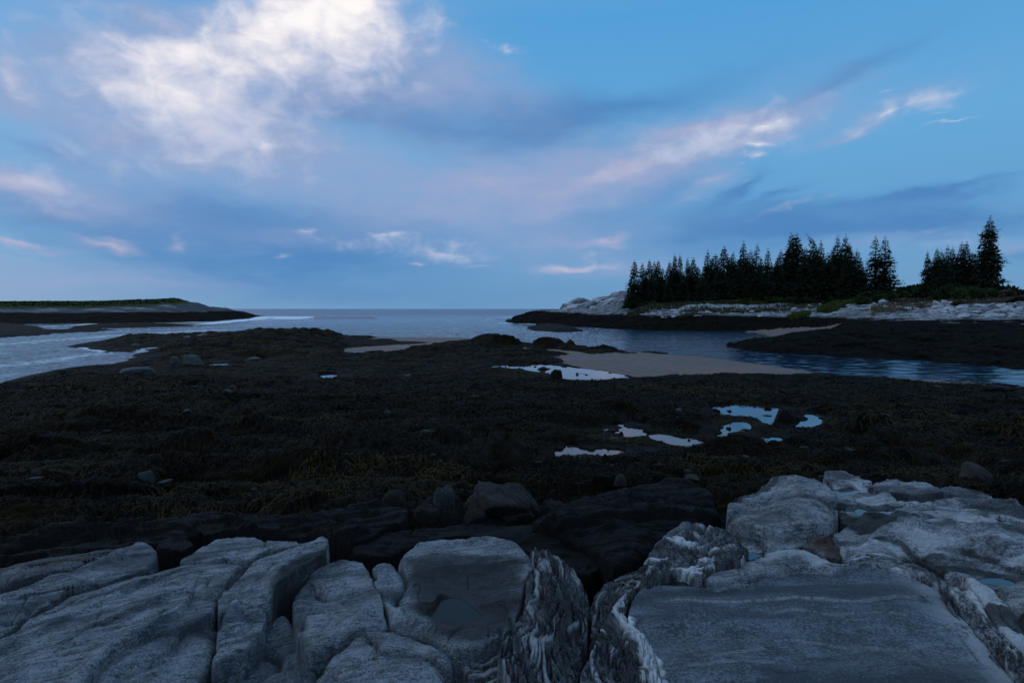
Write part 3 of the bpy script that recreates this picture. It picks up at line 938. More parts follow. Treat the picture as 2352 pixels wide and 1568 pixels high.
reef('reef', [(-300, 790), (-60, 778), (0, 775), (60, 772), (110, 768), (180, 765), (262, 759), (230, 756), (150, 757), (100, 762), (60, 752), (75, 744), (30, 740), (-100, 738), (-400, 745)], 1.0,
     'large dark weed covered reef at the left edge below the island', 400)
reef('reef', [(160, 757), (200, 754), (300, 753), (380, 751), (440, 749), (430, 746), (330, 746), (200, 747), (165, 751)], .75,
     'long low reef reaching out from the left reef under the island', 410)
reef('reef', [(1205, 754), (1225, 748), (1262, 746), (1305, 749), (1330, 757), (1348, 760), (1300, 763), (1250, 762), (1228, 758)], .75,
     'weed covered reef alone in the channel before the headland', 420)
reef('reef', [(1158, 738), (1166, 735), (1180, 737), (1180, 741), (1168, 741)], .6, 'small dark rock off the seaward tip of the headland', 430)
reef('reef', [(1312, 745), (1325, 741), (1345, 743), (1350, 748), (1322, 748)], .5, 'small dark rock between the channel reef and the headland', 440)
reef('reef', [(1470, 808), (1500, 806), (1545, 812), (1520, 815), (1480, 813)], .1, 'flat green weed patch at the water edge of the sandbar', 450)

# ------------------------------------------------------------------ the sea
nc4 = 900; nr4 = 760
pxs4 = 1176 + F * np.tan(np.concatenate([np.linspace(-1.12, -.78, 60), np.linspace(-.775, .775, 780), np.linspace(.78, 1.12, 60)]))
ds4 = np.exp(np.concatenate([np.linspace(math.log(22), math.log(340), 640), np.linspace(math.log(345), math.log(30000), 120)]))
DD4, PX4 = np.meshgrid(ds4, pxs4, indexing='ij')
x4 = ((PX4 - 1176) / F * DD4).ravel(); y4 = DD4.ravel(); P4 = np.column_stack([x4, y4]); p4 = PX4.ravel()
FOAM_SHEEN = [  # frame polyline, half width (fraction of distance), strength
    ([(470, 744), (520, 739), (560, 735), (600, 731), (645, 731), (700, 731)], .026, 1.1),
    ([(650, 732), (700, 730), (760, 730)], .03, 1.3), ([(700, 728), (745, 728)], .02, 1.1),
    ([(75, 752), (200, 744), (300, 742), (470, 740)], .02, .75), ([(250, 762), (440, 754), (600, 745), (800, 742)], .03, .55),
    ([(160, 796), (230, 806), (290, 812), (358, 798)], .012, .9), ([(270, 778), (200, 788), (150, 796)], .01, .8),
    ([(890, 777), (980, 778), (1080, 777)], .008, .95), ([(0, 790), (200, 775), (500, 757)], .06, .62), ([(0, 840), (150, 825), (300, 800)], .06, .62), ([(-300, 860), (0, 860)], .06, .58),  # the wide left strokes also paint bright cloud reflection on the water as foam
    ([(1130, 742), (1165, 741), (1200, 743), (1290, 750)], .012, .8), ([(1120, 736), (1150, 730), (1180, 726)], .02, .6), ([(1225, 762), (1290, 765), (1350, 762)], .006, .7),
    ([(1450, 810), (1560, 817), (1650, 824)], .004, .5), ([(880, 770), (1000, 768), (1150, 772)], .014, .5), ([(600, 752), (800, 756), (1000, 752)], .03, .36),
    ([(1170, 700 + 43), (1160, 741)], .01, .6),
]
foam = np.zeros(len(P4)); swell = np.zeros(len(P4))
for pts, w, s in FOAM_SHEEN:
    l = smooth_poly(U(pts), 2, False)
    loy, hiy = l[:, 1].min() * .8, l[:, 1].max() * 1.3
    sel = np.nonzero((y4 > loy) & (y4 < hiy))[0]
    dd = line_d(P4[sel] + (y4[sel] * .012)[:, None] * np.stack([fbm(x4[sel] * .08, y4[sel] * .08, 3, 500), fbm(x4[sel] * .08, y4[sel] * .08, 3, 501)], -1), l)
    foam[sel] = np.maximum(foam[sel], s * np.exp(-(dd / (w * y4[sel])) ** 2))
br = U([(600, 731), (680, 731), (760, 730.5), (850, 731)])
dbr = line_d(P4, br)
swell += .75 * np.exp(-(dbr / 3.5) ** 2)
br2 = U([(1130, 734), (1165, 733), (1200, 731)])
swell += .5 * np.exp(-(line_d(P4, br2) / 4) ** 2)
calm = sstep(1560, 1720, p4) * sstep(84, 66, y4)
calm = np.maximum(calm, .55 * sstep(1180, 1500, p4) * sstep(120, 95, y4))
amp = (1 - calm) * sstep(900, 200, y4)
zw = .06 * fbm(x4 * .12, y4 * .32, 3, 510) + .11 * fbm(x4 * .55, y4 * .9, 4, 511, .6) * sstep(200, 80, y4) + .05 * np.sin(y4 * .22 + 2 * fbm(x4 * .01, y4 * .02, 2, 512)) * sstep(60, 120, y4)
zw = zw * amp + swell + calm * .030 * fbm(x4 * .55, y4 * .95, 3, 513, .6)
far_sea = sstep(120, 450, y4)
o = grid_mesh('water', np.column_stack([x4, y4, zw - .0]), nr4, nc4, None, M['sea'], {'foam': foam, 'calm': calm, 'shallow': far_sea})
tag(o, kind='structure')

# ------------------------------------------------------------------ the ledge in front: separate slabs of bare bedrock
M['slab_left'] = rock_mat('grey_gneiss', (.062, .068, .08), (.36, .378, .40), streak_rot=R(-28), brown=.25)
M['slab_mid'] = rock_mat('pale_granite', (.062, .068, .08), (.35, .368, .39), streak_rot=R(-12), grain=1.2, brown=.2)
M['slab_flat'] = rock_mat('dark_fine_gneiss', (.042, .050, .062), (.20, .225, .255), streak_rot=R(-4), grain=.8, brown=.15, streak=.25)
M['slab_band'] = rock_mat('banded_gneiss', (.03, .03, .034), (.26, .262, .275), streak_rot=R(80), brown=.3)
M['slab_right'] = rock_mat('lichen_ledge', (.055, .058, .066), (.45, .46, .48), streak_rot=R(-15), brown=.4)
M['slab_black'] = rock_mat('wet_black_rock', (.0028, .0026, .0026), (.011, .010, .0095), streak_rot=R(-10), grain=.12, brown=.05, spec=.12)
M['brown'] = rock_mat('brown_boulder', (.008, .0055, .004), (.027, .0175, .012), streak_rot=R(20), grain=.3, brown=.5)

rows = np.arange(1030, 1720, 1.6); cols = np.arange(-400, 2780, 1.65)
PY5, PX5 = np.meshgrid(rows, cols, indexing='ij')
P5 = unp(PX5.ravel(), PY5.ravel(), 2.4)
NR5, NC5 = len(rows), len(cols)


def z1(*p): return [(.34 * a, 1176 + .34 * b) for a, b in p]
def z2(*p): return [(564.5 + .36 * a, 1176 + .36 * b) for a, b in p]
def z3(*p): return [(1270 + .46 * a, 1053.7 + .46 * b) for a, b in p]


def side_line(Q, pts):
    """distance to a polyline and which side (+1 = left of its direction in plan)"""
    d = np.full(len(Q), 1e9); sg = np.zeros(len(Q))
    for a, b in zip(pts[:-1], pts[1:]):
        dd = seg_d(Q, a, b)
        ab = b - a
        cr = ab[0] * (Q[:, 1] - a[1]) - ab[1] * (Q[:, 0] - a[0])
        m = dd < d
        d = np.where(m, dd, d); sg = np.where(m, np.sign(cr), sg)
    return d, sg


SLABS = []
POOLQ = []


def slab(label, pts, h, mat, r=.07, depth=.5, tilt=(0, 0), gap=.003, wob=.012, ang=0.0, strokes=(), fn=None, seed=1, name='rock_slab', rough=1.0, soft=1, dome=.0, cat='rock', strata=1.0, group='bare rock slabs in the foreground', pools=()):
    pl = smooth_poly(U(pts, h), soft)
    marg = .10
    s0 = poly_sd(P5, pl, marg + .05)
    sel = np.nonzero(s0 > -marg - .04)[0]
    Q = P5[sel]
    x, y = Q[:, 0], Q[:, 1]
    wv = np.stack([fbm(x * 3.2, y * 3.2, 4, seed), fbm(x * 3.2, y * 3.2, 4, seed + 50)], -1)
    s = poly_sd(Q + wob * 1.6 * wv, pl) - gap + .005 * ridged(x * 16, y * 16, 3, seed + 70)
    ca, sa = math.cos(ang), math.sin(ang)
    al = x * ca + y * sa; ac = -x * sa + y * ca
    c = pl.mean(0)
    z = h + tilt[0] * (x - c[0]) + tilt[1] * (y - c[1]) + dome * (1 - np.exp(-np.clip(s, 0, 9) / .25))
    rr = .32 * r * np.clip(1 + 1.3 * fbm(x * 2.8, y * 2.8, 3, seed + 3), .25, 2.2)
    t = np.clip(s / rr, 0, 1)
    z = z - rr * .9 * (1 - np.sqrt(np.clip(1 - (1 - t) ** 2, 0, 1)))
    z = z + rough * (.024 * fbm(x * 1.0, y * 1.0, 3, seed + 4) + .008 * fbm(x * 4, y * 4, 4, seed + 5)
                     + strata * .009 * ridged(al * .8 + .4 * fbm(x, y, 2, seed + 9), ac * 5.5, 4, seed + 6, .6) + .0030 * fbm(x * 22, y * 22, 4, seed + 7))
    T1 = fbm(al * .7, ac * 2.4, 4, seed + 21); T2 = fbm(al * 1.8, ac * 6.5, 4, seed + 22)
    z = z + strata * rough * (.009 * np.tanh(T1 / .03) + .005 * np.tanh((T2 - .1) / .025) + .005 * np.tanh((T1 - .3) / .02))
    # thin layered breaks along the grain
    lay = fbm(al * .9, ac * 7, 3, seed + 11)
    z = z - strata * rough * .014 * np.exp(-(np.abs(lay - .15) / .025) ** 1.0) * sstep(-.2, .3, fbm(x * 1.2, y * 1.2, 2, seed + 12))
    wx_, wy_ = .10 * fbm(x * 3, y * 3, 3, seed + 61), .10 * fbm(x * 3, y * 3, 3, seed + 62)
    for (sa, sc, am) in ((1.6, 3.2, .007), (5.0, 9.0, .0025)):
        fh, fp, fe = facets((al + wx_) * sa, (ac + wy_) * sc, seed + int(sa * 10))
        mk = .35 + .65 * sstep(-.15, .25, fbm(x * 1.1, y * 1.1, 2, seed + 63 + int(sa)))
        z = z + min(rough, 1.3) * mk * am * (1.5 * fh + 1.5 * fp - .7 * np.exp(-fe / .05))
    for kk, (fa, fc, wd_) in enumerate(((.45, 1.5, .012), (1.3, .5, .010), (.9, 3.2, .014))):
        T3 = fbm(al * fa + .2 * kk, ac * fc, 4, seed + 31 + kk, .55)
        mk = sstep(.0, .25, fbm(x * .9 + 7 * kk, y * .9, 2, seed + 41 + kk))
        z = z - (.018 * mk * np.exp(-(np.abs(T3) / wd_)) + .004 * mk * np.tanh(T3 / .02)) * min(rough, 1.2)
    at = {'layer': np.zeros(len(Q)), 'vein': np.zeros(len(Q)), 'dark': np.zeros(len(Q)), 'rust': np.zeros(len(Q))}
    for st in strokes:
        kind, p_, w, a = st[:4]
        sm_ = smooth_poly(U(p_, h), 2, False) if len(p_) > 2 else U(p_, h)
        d, sg = side_line(Q + .012 * wv, sm_)
        if kind == 'crack':
            z = z - a * np.exp(-(d / w) ** 1.1) - .25 * a * np.exp(-(d / (w * 4)) ** 2)
        elif kind == 'ridge':
            z = z + a * np.exp(-(d / w) ** 2)
        elif kind == 'step':
            z = z + a * sg * sstep(0, .012, d) * np.exp(-(d / w) ** 1.5)
        elif kind == 'vein':
            at['vein'] = np.maximum(at['vein'], a * sstep(w * 1.2, w * .4, d + .03 * fbm(x * 14, y * 14, 3, seed + 8)))
            z = z + .012 * at['vein'] * (1 + fbm(x * 25, y * 25, 3, seed))
        elif kind in ('dark', 'rust'):
            at[kind] = np.maximum(at[kind], a * np.exp(-(d / w) ** 2))
        elif kind in ('basin', 'stain', 'rise'):
            sp = poly_sd(Q + .05 * wv, sm_)
            if kind == 'basin':
                z = z - a * sstep(-w, w, sp)
            elif kind == 'rise':
                z = z + a * sstep(-w, w, sp)
            else:
                at['dark'] = np.maximum(at['dark'], a * sstep(-w, w, sp))
    if fn is not None:
        z = fn(Q, s, z, at)
    for (plab, pp, wmat) in pools:
        pw = smooth_poly(U(pp, h), 2)
        sp = poly_sd(Q + .012 * wv, pw)
        ring_ = z[(sp < 0) & (sp > -.025)]
        L = float(np.quantile(ring_, .62 if wmat == 'pool' else .4))
        z = np.where(sp > 0, np.minimum(z, L - .006 - np.clip(sp, 0, .08) * .5), z)
        z = np.where((sp <= 0) & (sp > -.07), np.maximum(z, L + .001 + .04 * np.clip(-sp, 0, 1)), z)
        z = np.where((sp <= 0) & (sp > -.14) & (Q[:, 1] < pw[:, 1].mean()), np.minimum(z, L + .004 + .08 * np.clip(-sp, 0, 1)), z)
        at['dark'] = np.maximum(at['dark'], .6 * sstep(-.05, .01, sp))
        POOLQ.append((plab, pw, L, wmat))
    drop = np.clip(-s, 0, 1)
    z = np.where(s < 0, z - depth * (1 - np.exp(-drop / .012)) - drop * 1.5, z)
    VV = np.zeros((NR5 * NC5, 3)); VV[:, :2] = P5; VV[sel, 2] = z
    kp = np.zeros(NR5 * NC5, bool); kp[sel] = s > -marg
    # only quads whose four corners were computed
    ok = np.zeros(NR5 * NC5, bool); ok[sel] = True
    idx = np.arange(NR5 * NC5).reshape(NR5, NC5)
    r0, r1 = sel.min() // NC5, sel.max() // NC5 + 1
    sub = idx[r0:r1]
    q = np.stack([sub[:-1, :-1], sub[1:, :-1], sub[1:, 1:], sub[:-1, 1:]], -1).reshape(-1, 4)
    q = q[ok[q].all(1) & kp[q].any(1)]
    used = np.unique(q); rm = np.full(NR5 * NC5, -1); rm[used] = np.arange(len(used))
    full = {}
    for k, v in at.items():
        f = np.zeros(NR5 * NC5); f[sel] = v; full[k] = f[used]
    W = VV[used]
    o0 = np.array([W[:, 0].mean(), W[:, 1].mean(), W[:, 2].min()])
    ob = mesh_np(name, W - o0, rm[q], M[mat], full)
    ob.location = o0
    tag(ob, label, cat, group, 'thing')
    SLABS.append((sel, z))
    return ob


def wpx(p, h=2.4): return U(p, h)


AL = math.atan2(.55, .9)          # the grain of the left ledges, rising to the right

m_, g_ = new_mat('dim_pool_water')
finish(g_, (.022, .018, .017), .02, g_.bump(g_.noise(pos(g_), 9, 3, .5), .08, .004), .5, **{'IOR': 1.2})
M['dim_pool'] = m_
# --- the bedrock under and between the slabs
for pts in ([(-900, 1340), (0, 1322), (400, 1292), (760, 1275), (900, 1305), (1200, 1265), (1320, 1330), (1310, 1800), (-900, 1800)],
            [(1440, 1400), (1490, 1300), (1640, 1210), (1700, 1135), (1900, 1112), (2352, 1160), (3000, 1220), (3000, 1800), (1390, 1800)]):
    o = slab(None, pts, 2.04, 'slab_black', r=.05, depth=.6, seed=7, name='bedrock', rough=1.6)
    for k_ in ('label', 'category', 'group'):
        if k_ in o: del o[k_]
    o['kind'] = 'structure'
SLABS.clear()
# --- left group
slab('big sloping grey slab filling the lower left corner',
     z1((-700, 1500), (-700, 1020), (0, 850), (110, 800), (160, 738), (200, 702), (340, 640), (420, 575), (480, 538), (620, 508), (760, 458), (870, 420), (1000, 398), (1110, 366),
        (1340, 322), (1520, 318), (1620, 340), (1650, 362), (1560, 400), (1540, 460), (1480, 540), (1472, 600), (1420, 690), (1330, 756), (1180, 800), (1010, 850), (850, 932), (700, 1030), (600, 1154), (470, 1500)),
     2.42, 'slab_left', r=.09, tilt=(.03, -.02), ang=AL, seed=11, dome=.03, rough=.6, strokes=[
         ('step', z1((860, 700), (1000, 640), (1120, 590), (1220, 545), (1480, 545)), .25, .016),
         ('step', z1((1010, 852), (1090, 790), (1220, 700), (1270, 600)), .15, .02),
         ('ridge', z1((560, 1150), (700, 990), (860, 880), (1100, 790)), .05, .03),
         ('crack', z1((1180, 545), (1330, 548), (1485, 556)), .010, .045), ('crack', z1((1400, 505), (1410, 440), (1540, 400)), .008, .02),
         ('crack', z1((40, 840), (300, 700), (500, 600)), .01, .012), ('step', z1((-50, 960), (400, 760), (900, 520)), .3, .012),
         ('crack', z1((440, 1005), (520, 985), (610, 965)), .008, .015)])
slab('grey slab with a rounded brow below the big left slab',
     z1((610, 1154), (705, 1040), (855, 940), (1015, 858), (1185, 806), (1340, 762), (1425, 700), (1475, 735), (1480, 780), (1455, 870), (1420, 960), (1380, 1040), (1330, 1150), (1290, 1500), (480, 1500)),
     2.36, 'slab_left', r=.13, tilt=(-.04, .0), ang=AL + .1, seed=12, dome=.05, strokes=[
         ('ridge', z1((700, 1160), (850, 1040), (1050, 920), (1250, 830)), .07, .05), ('crack', z1((820, 1150), (900, 1080), (1000, 1030), (1120, 990)), .03, .03), ('crack', z1((1260, 820), (1200, 900), (1180, 930)), .02, .03)])
slab('bright pale ridge slab rising to the crevice left of centre',
     z1((1485, 600), (1492, 530), (1560, 450), (1640, 380), (1700, 325), (1800, 285), (1900, 258), (1990, 222), (2120, 210), (2240, 214), (2200, 285), (2110, 330), (2000, 380), (1900, 460), (1850, 540),
        (1800, 580), (1690, 580), (1600, 605), (1510, 650), (1470, 700)),
     2.46, 'slab_left', r=.05, rough=.8, depth=.7, tilt=(.02, .03), ang=AL + .15, seed=13, strokes=[
         ('crack', z1((1560, 560), (1650, 572), (1800, 545)), .012, .03), ('ridge', z1((1870, 500), (1880, 370), (2050, 270), (2200, 225)), .05, .035), ('dark', z1((1880, 560), (1900, 420), (2050, 330), (2220, 280)), .06, .8), ('crack', z1((1500, 500), (1640, 470), (1720, 440), (1800, 370)), .01, .015),  # dark stroke: wet rock, with the right face's shade painted in
         ('stain', z1((1500, 600), (1500, 520), (1640, 490), (1800, 520), (1780, 570), (1600, 600)), .05, .32)])
slab('knobbly rounded rock under the pale ridge slab',
     z1((1480, 745), (1500, 670), (1580, 615), (1690, 590), (1780, 585), (1790, 640), (1785, 740), (1740, 810), (1660, 870), (1560, 930), (1470, 990), (1415, 1010), (1440, 930), (1470, 860)),
     2.41, 'slab_left', r=.16, depth=.5, tilt=(-.06, .06), ang=AL, seed=14, dome=.05, strokes=[
         ('crack', z1((1640, 600), (1630, 660), (1680, 705), (1760, 690)), .012, .035), ('ridge', z1((1480, 760), (1600, 640)), .05, .04), ('crack', z1((1470, 745), (1540, 800), (1640, 790), (1700, 740)), .02, .03)])
slab('flat grey slab behind the big left slab with a ragged top edge',
     z1((1205, 325), (1290, 280), (1400, 205), (1500, 165), (1600, 148), (1760, 165), (1880, 165), (2010, 190), (2050, 215), (1900, 250), (1800, 275), (1690, 320), (1640, 318), (1560, 296), (1440, 318), (1330, 328), (1240, 345)),
     2.40, 'slab_left', r=.04, depth=.5, tilt=(0, -.02), ang=AL - .2, seed=15, strokes=[('crack', z1((1400, 215), (1500, 210), (1600, 205)), .012, .012)])
slab('long wedge shaped slab pointing up from the left edge',
     z1((-600, 700), (-600, 640), (0, 512), (200, 455), (380, 410), (480, 375), (570, 340), (715, 292), (800, 245), (900, 214), (990, 210), (1055, 240), (1072, 290), (1020, 345), (950, 380), (800, 425), (700, 455), (610, 492), (490, 508), (330, 528), (180, 560), (0, 590)),
     2.40, 'slab_left', r=.06, depth=.6, tilt=(.02, .05), ang=AL - .05, seed=16, strokes=[
         ('step', z1((420, 400), (560, 380), (680, 330), (900, 230)), .2, -.02), ('crack', z1((430, 405), (520, 395), (600, 370)), .012, .03), ('crack', z1((0, 560), (200, 530), (400, 480), (620, 420)), .01, .014)])
slab('thin dark edged shelf above the wedge shaped slab',
     z1((-600, 500), (-600, 470), (0, 372), (150, 330), (320, 290), (480, 262), (640, 245), (800, 225), (860, 218), (720, 275), (690, 300), (620, 300), (480, 330), (300, 365), (120, 400), (0, 418)),
     2.34, 'slab_left', r=.03, depth=.4, ang=AL - .1, seed=17, strokes=[('stain', z1((-600, 520), (-600, 380), (0, 330), (860, 190), (700, 300), (0, 390)), .06, .8)])
slab('narrow shelf between the wedge slab and its upper shelf',
     z1((-600, 610), (-600, 520), (0, 425), (130, 405), (300, 372), (460, 340), (560, 334), (590, 345), (560, 362), (470, 385), (370, 408), (200, 450), (0, 505)),
     2.35, 'slab_left', r=.04, depth=.4, tilt=(0, -.03), ang=AL - .1, seed=18)
slab('low rounded slab at the left edge under the wedge slab',
     z1((-600, 900), (-600, 760), (0, 600), (200, 578), (360, 555), (470, 528), (420, 570), (345, 612), (330, 640), (250, 665), (190, 700), (160, 728), (0, 740), (-300, 800)),
     2.38, 'slab_left', r=.09, depth=.4, tilt=(0, .05), ang=AL - .1, seed=19, strokes=[('crack', z1((190, 690), (210, 640), (260, 615), (340, 600)), .02, .03)])
slab('small grey slab wedged at the left edge beside the big slab',
     z1((-600, 1010), (-600, 830), (-100, 760), (60, 768), (140, 762), (100, 800), (0, 846), (-200, 910)),
     2.36, 'slab_left', r=.05, depth=.4, ang=AL, seed=20)
slab('small dark block lying behind the wedge shaped slab',
     z1((1052, 225), (1120, 200), (1240, 180), (1305, 190), (1310, 220), (1260, 250), (1130, 262), (1068, 262)),
     2.30, 'slab_black', r=.04, depth=.4, ang=AL, seed=21)
slab('dark smooth slab deep in the crevice left of the tall ridge slab',
     z1((1850, 700), (1965, 735), (1990, 830), (2080, 925), (2138, 1010), (2145, 1150), (2160, 1500), (1250, 1500), (1330, 1160), (1400, 1040), (1500, 950), (1660, 890), (1760, 830), (1800, 760)),
     2.27, 'slab_left', r=.10, depth=.5, tilt=(.08, .02), ang=AL, seed=22, strokes=[
         ('crack', z1((1775, 925), (1850, 930), (1895, 975), (1870, 1040), (1800, 1100), (1700, 1150)), .012, .05), ('step', z1((1775, 925), (1850, 930), (1895, 975), (1870, 1040), (1800, 1100)), .12, .02)])

# --- centre group
slab('grey slab split by a short crack between the two crevices',
     z2((395, 420), (420, 370), (500, 330), (640, 300), (735, 310), (780, 380), (800, 430), (812, 480), (862, 515), (885, 580), (895, 660), (920, 735), (820, 742), (720, 752), (620, 820), (540, 880), (440, 892), (370, 850), (325, 770), (308, 680), (300, 580), (310, 480)),
     2.40, 'slab_mid', r=.09, rough=.65, depth=.4, tilt=(.03, .02), ang=.15, seed=31, strokes=[
         ('crack', z2((455, 478), (480, 510), (530, 528), (640, 520), (740, 505), (820, 498)), .012, .06), ('step', z2((455, 478), (530, 528), (640, 520), (820, 498)), .15, .014),
         ('ridge', z2((560, 830), (700, 700), (780, 640), (850, 540)), .09, .04), ('crack', z2((570, 850), (560, 800), (600, 770)), .02, .02), ('dark', z2((340, 780), (440, 890), (540, 860)), .05, .5),
         ('dark', z2((400, 560), (520, 600), (700, 580)), .04, .35), ('stain', z2((250, 380), (520, 300), (760, 290), (700, 350), (480, 400), (450, 560), (400, 780), (280, 760)), .06, .55)])


def basin_fn(Q, s, z, at):
    b = U(z2((1060, 330), (1250, 300), (1500, 290), (1740, 290), (1800, 420), (1740, 640), (1600, 760), (1380, 800), (1220, 720), (1150, 640), (1060, 560), (1010, 430)), 2.42)
    sb = poly_sd(Q + .04 * np.stack([fbm(Q[:, 0] * 4, Q[:, 1] * 4, 3, 71), fbm(Q[:, 0] * 4, Q[:, 1] * 4, 3, 72)], -1), smooth_poly(b, 2))
    z = z - .07 * sstep(-.03, .30, sb)
    at['dark'] = np.maximum(at['dark'], .8 * sstep(-.06, .10, sb))
    return z


slab('broad slab with a dark hollow holding a shallow pool',
     z2((965, 300), (1040, 252), (1100, 200), (1180, 185), (1280, 172), (1400, 168), (1440, 150), (1560, 140), (1650, 160), (1740, 190), (1765, 240), (1860, 330), (1810, 400), (1780, 450), (1770, 550), (1730, 660), (1690, 740), (1620, 800), (1500, 860), (1400, 885),
        (1290, 868), (1180, 808), (1050, 760), (950, 742), (915, 690), (905, 620), (890, 560), (862, 490), (830, 460), (812, 430), (850, 400), (790, 370), (830, 312), (930, 300), (950, 310)),
     2.42, 'slab_mid', r=.08, rough=.7, depth=.4, ang=-.1, seed=32, fn=basin_fn, pools=[('shallow dark pool in the hollow of the broad central slab', z2((1140, 560), (1210, 540), (1225, 490), (1260, 475), (1330, 478), (1400, 490), (1440, 535), (1500, 580), (1510, 610), (1420, 630), (1300, 630), (1190, 610)), 'dim_pool')], strokes=[
         ('crack', z2((945, 290), (985, 345), (1022, 385), (1015, 430), (985, 480), (965, 530), (968, 565)), .014, .07), ('step', z2((968, 560), (1040, 568), (1110, 590), (1150, 640), (1120, 670)), .08, -.014),
         ('crack', z2((1010, 320), (1100, 360), (1250, 350), (1400, 330)), .05, .012), ('crack', z2((1620, 760), (1630, 800), (1640, 830)), .008, .03), ('crack', z2((1690, 650), (1700, 700), (1690, 740)), .01, .02),
         ('stain', z2((1000, 300), (1200, 275), (1450, 265), (1700, 262), (1800, 300), (1790, 600), (1690, 760), (1500, 880), (1300, 870), (1150, 790), (1170, 660), (1100, 580), (1000, 500), (1030, 400)), .07, .62), ('ridge', z2((1160, 700), (1300, 760), (1450, 790), (1600, 740)), .07, .03)])
slab('domed pale boulder slab at the bottom edge left of centre',
     z2((425, 1500), (425, 1090), (440, 1035), (470, 990), (520, 930), (600, 850), (700, 764), (790, 745), (870, 745), (960, 755), (1080, 805), (1190, 855), (1320, 925), (1315, 985), (1295, 1000), (1240, 1040), (1270, 1090), (1280, 1500)),
     2.42, 'slab_mid', r=.13, rough=.65, depth=.4, ang=.3, seed=33, dome=.05, strokes=[
         ('crack', z2((800, 818), (830, 840), (842, 890), (845, 950)), .009, .04), ('step', z2((800, 818), (835, 850), (845, 950)), .09, .014),
         ('crack', z2((930, 972), (1000, 965), (1060, 945), (1130, 952), (1200, 985), (1290, 1005)), .010, .05), ('step', z2((930, 972), (1060, 945), (1200, 985), (1290, 1005)), .1, .016),
         ('crack', z2((485, 960), (480, 1000), (520, 1040), (580, 1070), (590, 1100)), .012, .03), ('ridge', z2((650, 1000), (760, 950), (900, 1000), (1100, 1010)), .12, .03)])


def banded(phi, s_, z, at, k=26, amp=.03, seed=80, wh=.55):
    L = fbm(phi * k * .8, s_ * 2.2, 4, seed, .6) + .6 * fbm(phi * k * 2.2, s_ * 5, 4, seed + 1, .6)
    gro = np.exp(-(np.abs(L) / .09) ** 1.2)
    z = z + .8 * amp * (.9 * np.abs(L) ** .7 - .9 * gro) + .35 * amp * ridged(phi * k * 2.6, s_ * 6, 4, seed + 2, .6)
    at['layer'] = np.maximum(at['layer'], np.maximum(sstep(.35, .9, gro), .75 * sstep(-.28, -.5, L)))
    at['vein'] = np.maximum(at['vein'], min(1, wh * 1.5) * sstep(.22, .5, L))
    return z


def band_a(Q, s, z, at):
    g_ = U(z2((1790, 200), (1800, 420), (1770, 600), (1700, 800), (1640, 1000), (1600, 1300)), 2.4)
    d, sg = side_line(Q, smooth_poly(g_, 2, False))
    x, y = Q[:, 0], Q[:, 1]
    phi = d * sg + .05 * fbm(x * 3, y * 3, 3, 75) + .03 * fbm(x * 9, y * 5, 2, 76)
    z = banded(phi, y, z, at, 24, .05, 81, .28)
    z = z - .16 * sstep(.14, .5, d) + .03 * fbm(x * 8, y * 6, 3, 77)
    return z


slab('dark and white banded rock with deep grooves beside the central cleft',
     z2((1850, 340), (1800, 245), (1850, 240), (1920, 248), (1970, 290), (2030, 292), (2090, 300), (2150, 350), (2195, 420), (2200, 520), (2190, 640), (2160, 740), (2150, 800), (2140, 900), (2110, 1000), (2080, 1100), (2080, 1500), (1760, 1500), (1690, 1100), (1600, 860), (1690, 812), (1705, 720), (1770, 600), (1790, 450)),
     2.46, 'slab_band', r=.05, depth=.9, ang=1.4, seed=34, fn=band_a, rough=1.2, strata=.3, gap=.002)


def band_b(Q, s, z, at):
    g_ = U(z2((1380, 960), (1500, 930), (1700, 870), (1850, 850)), 2.4)
    d, sg = side_line(Q, smooth_poly(g_, 2, False))
    x, y = Q[:, 0], Q[:, 1]
    return banded(d * sg + .05 * fbm(x * 4, y * 4, 3, 85), x, z, at, 26, .03, 86, .3)


slab('low contorted rock at the bottom edge left of the cleft',
     z2((1370, 990), (1388, 905), (1460, 880), (1560, 850), (1620, 852), (1700, 900), (1740, 1000), (1780, 1100), (1800, 1500), (1450, 1500), (1430, 1060)),
     2.34, 'slab_band', r=.05, depth=.6, ang=.5, seed=35, fn=band_b, tilt=(.06, .0), strata=.4)

# --- right group
FLAT = z3((478, 616), (560, 618), (700, 618), (800, 606), (900, 590), (1000, 570), (1120, 545), (1240, 530), (1330, 528), (1420, 545), (1560, 532), (1680, 536), (1780, 560), (1870, 600), (1940, 650), (1985, 710), (2040, 780), (2110, 860), (2200, 960), (2330, 1119),
          (2560, 1440), (640, 1440), (548, 1119), (520, 1020), (490, 930), (430, 880), (370, 800), (376, 740), (400, 680), (430, 640))
FLATW = smooth_poly(U(FLAT, 2.42), 1)


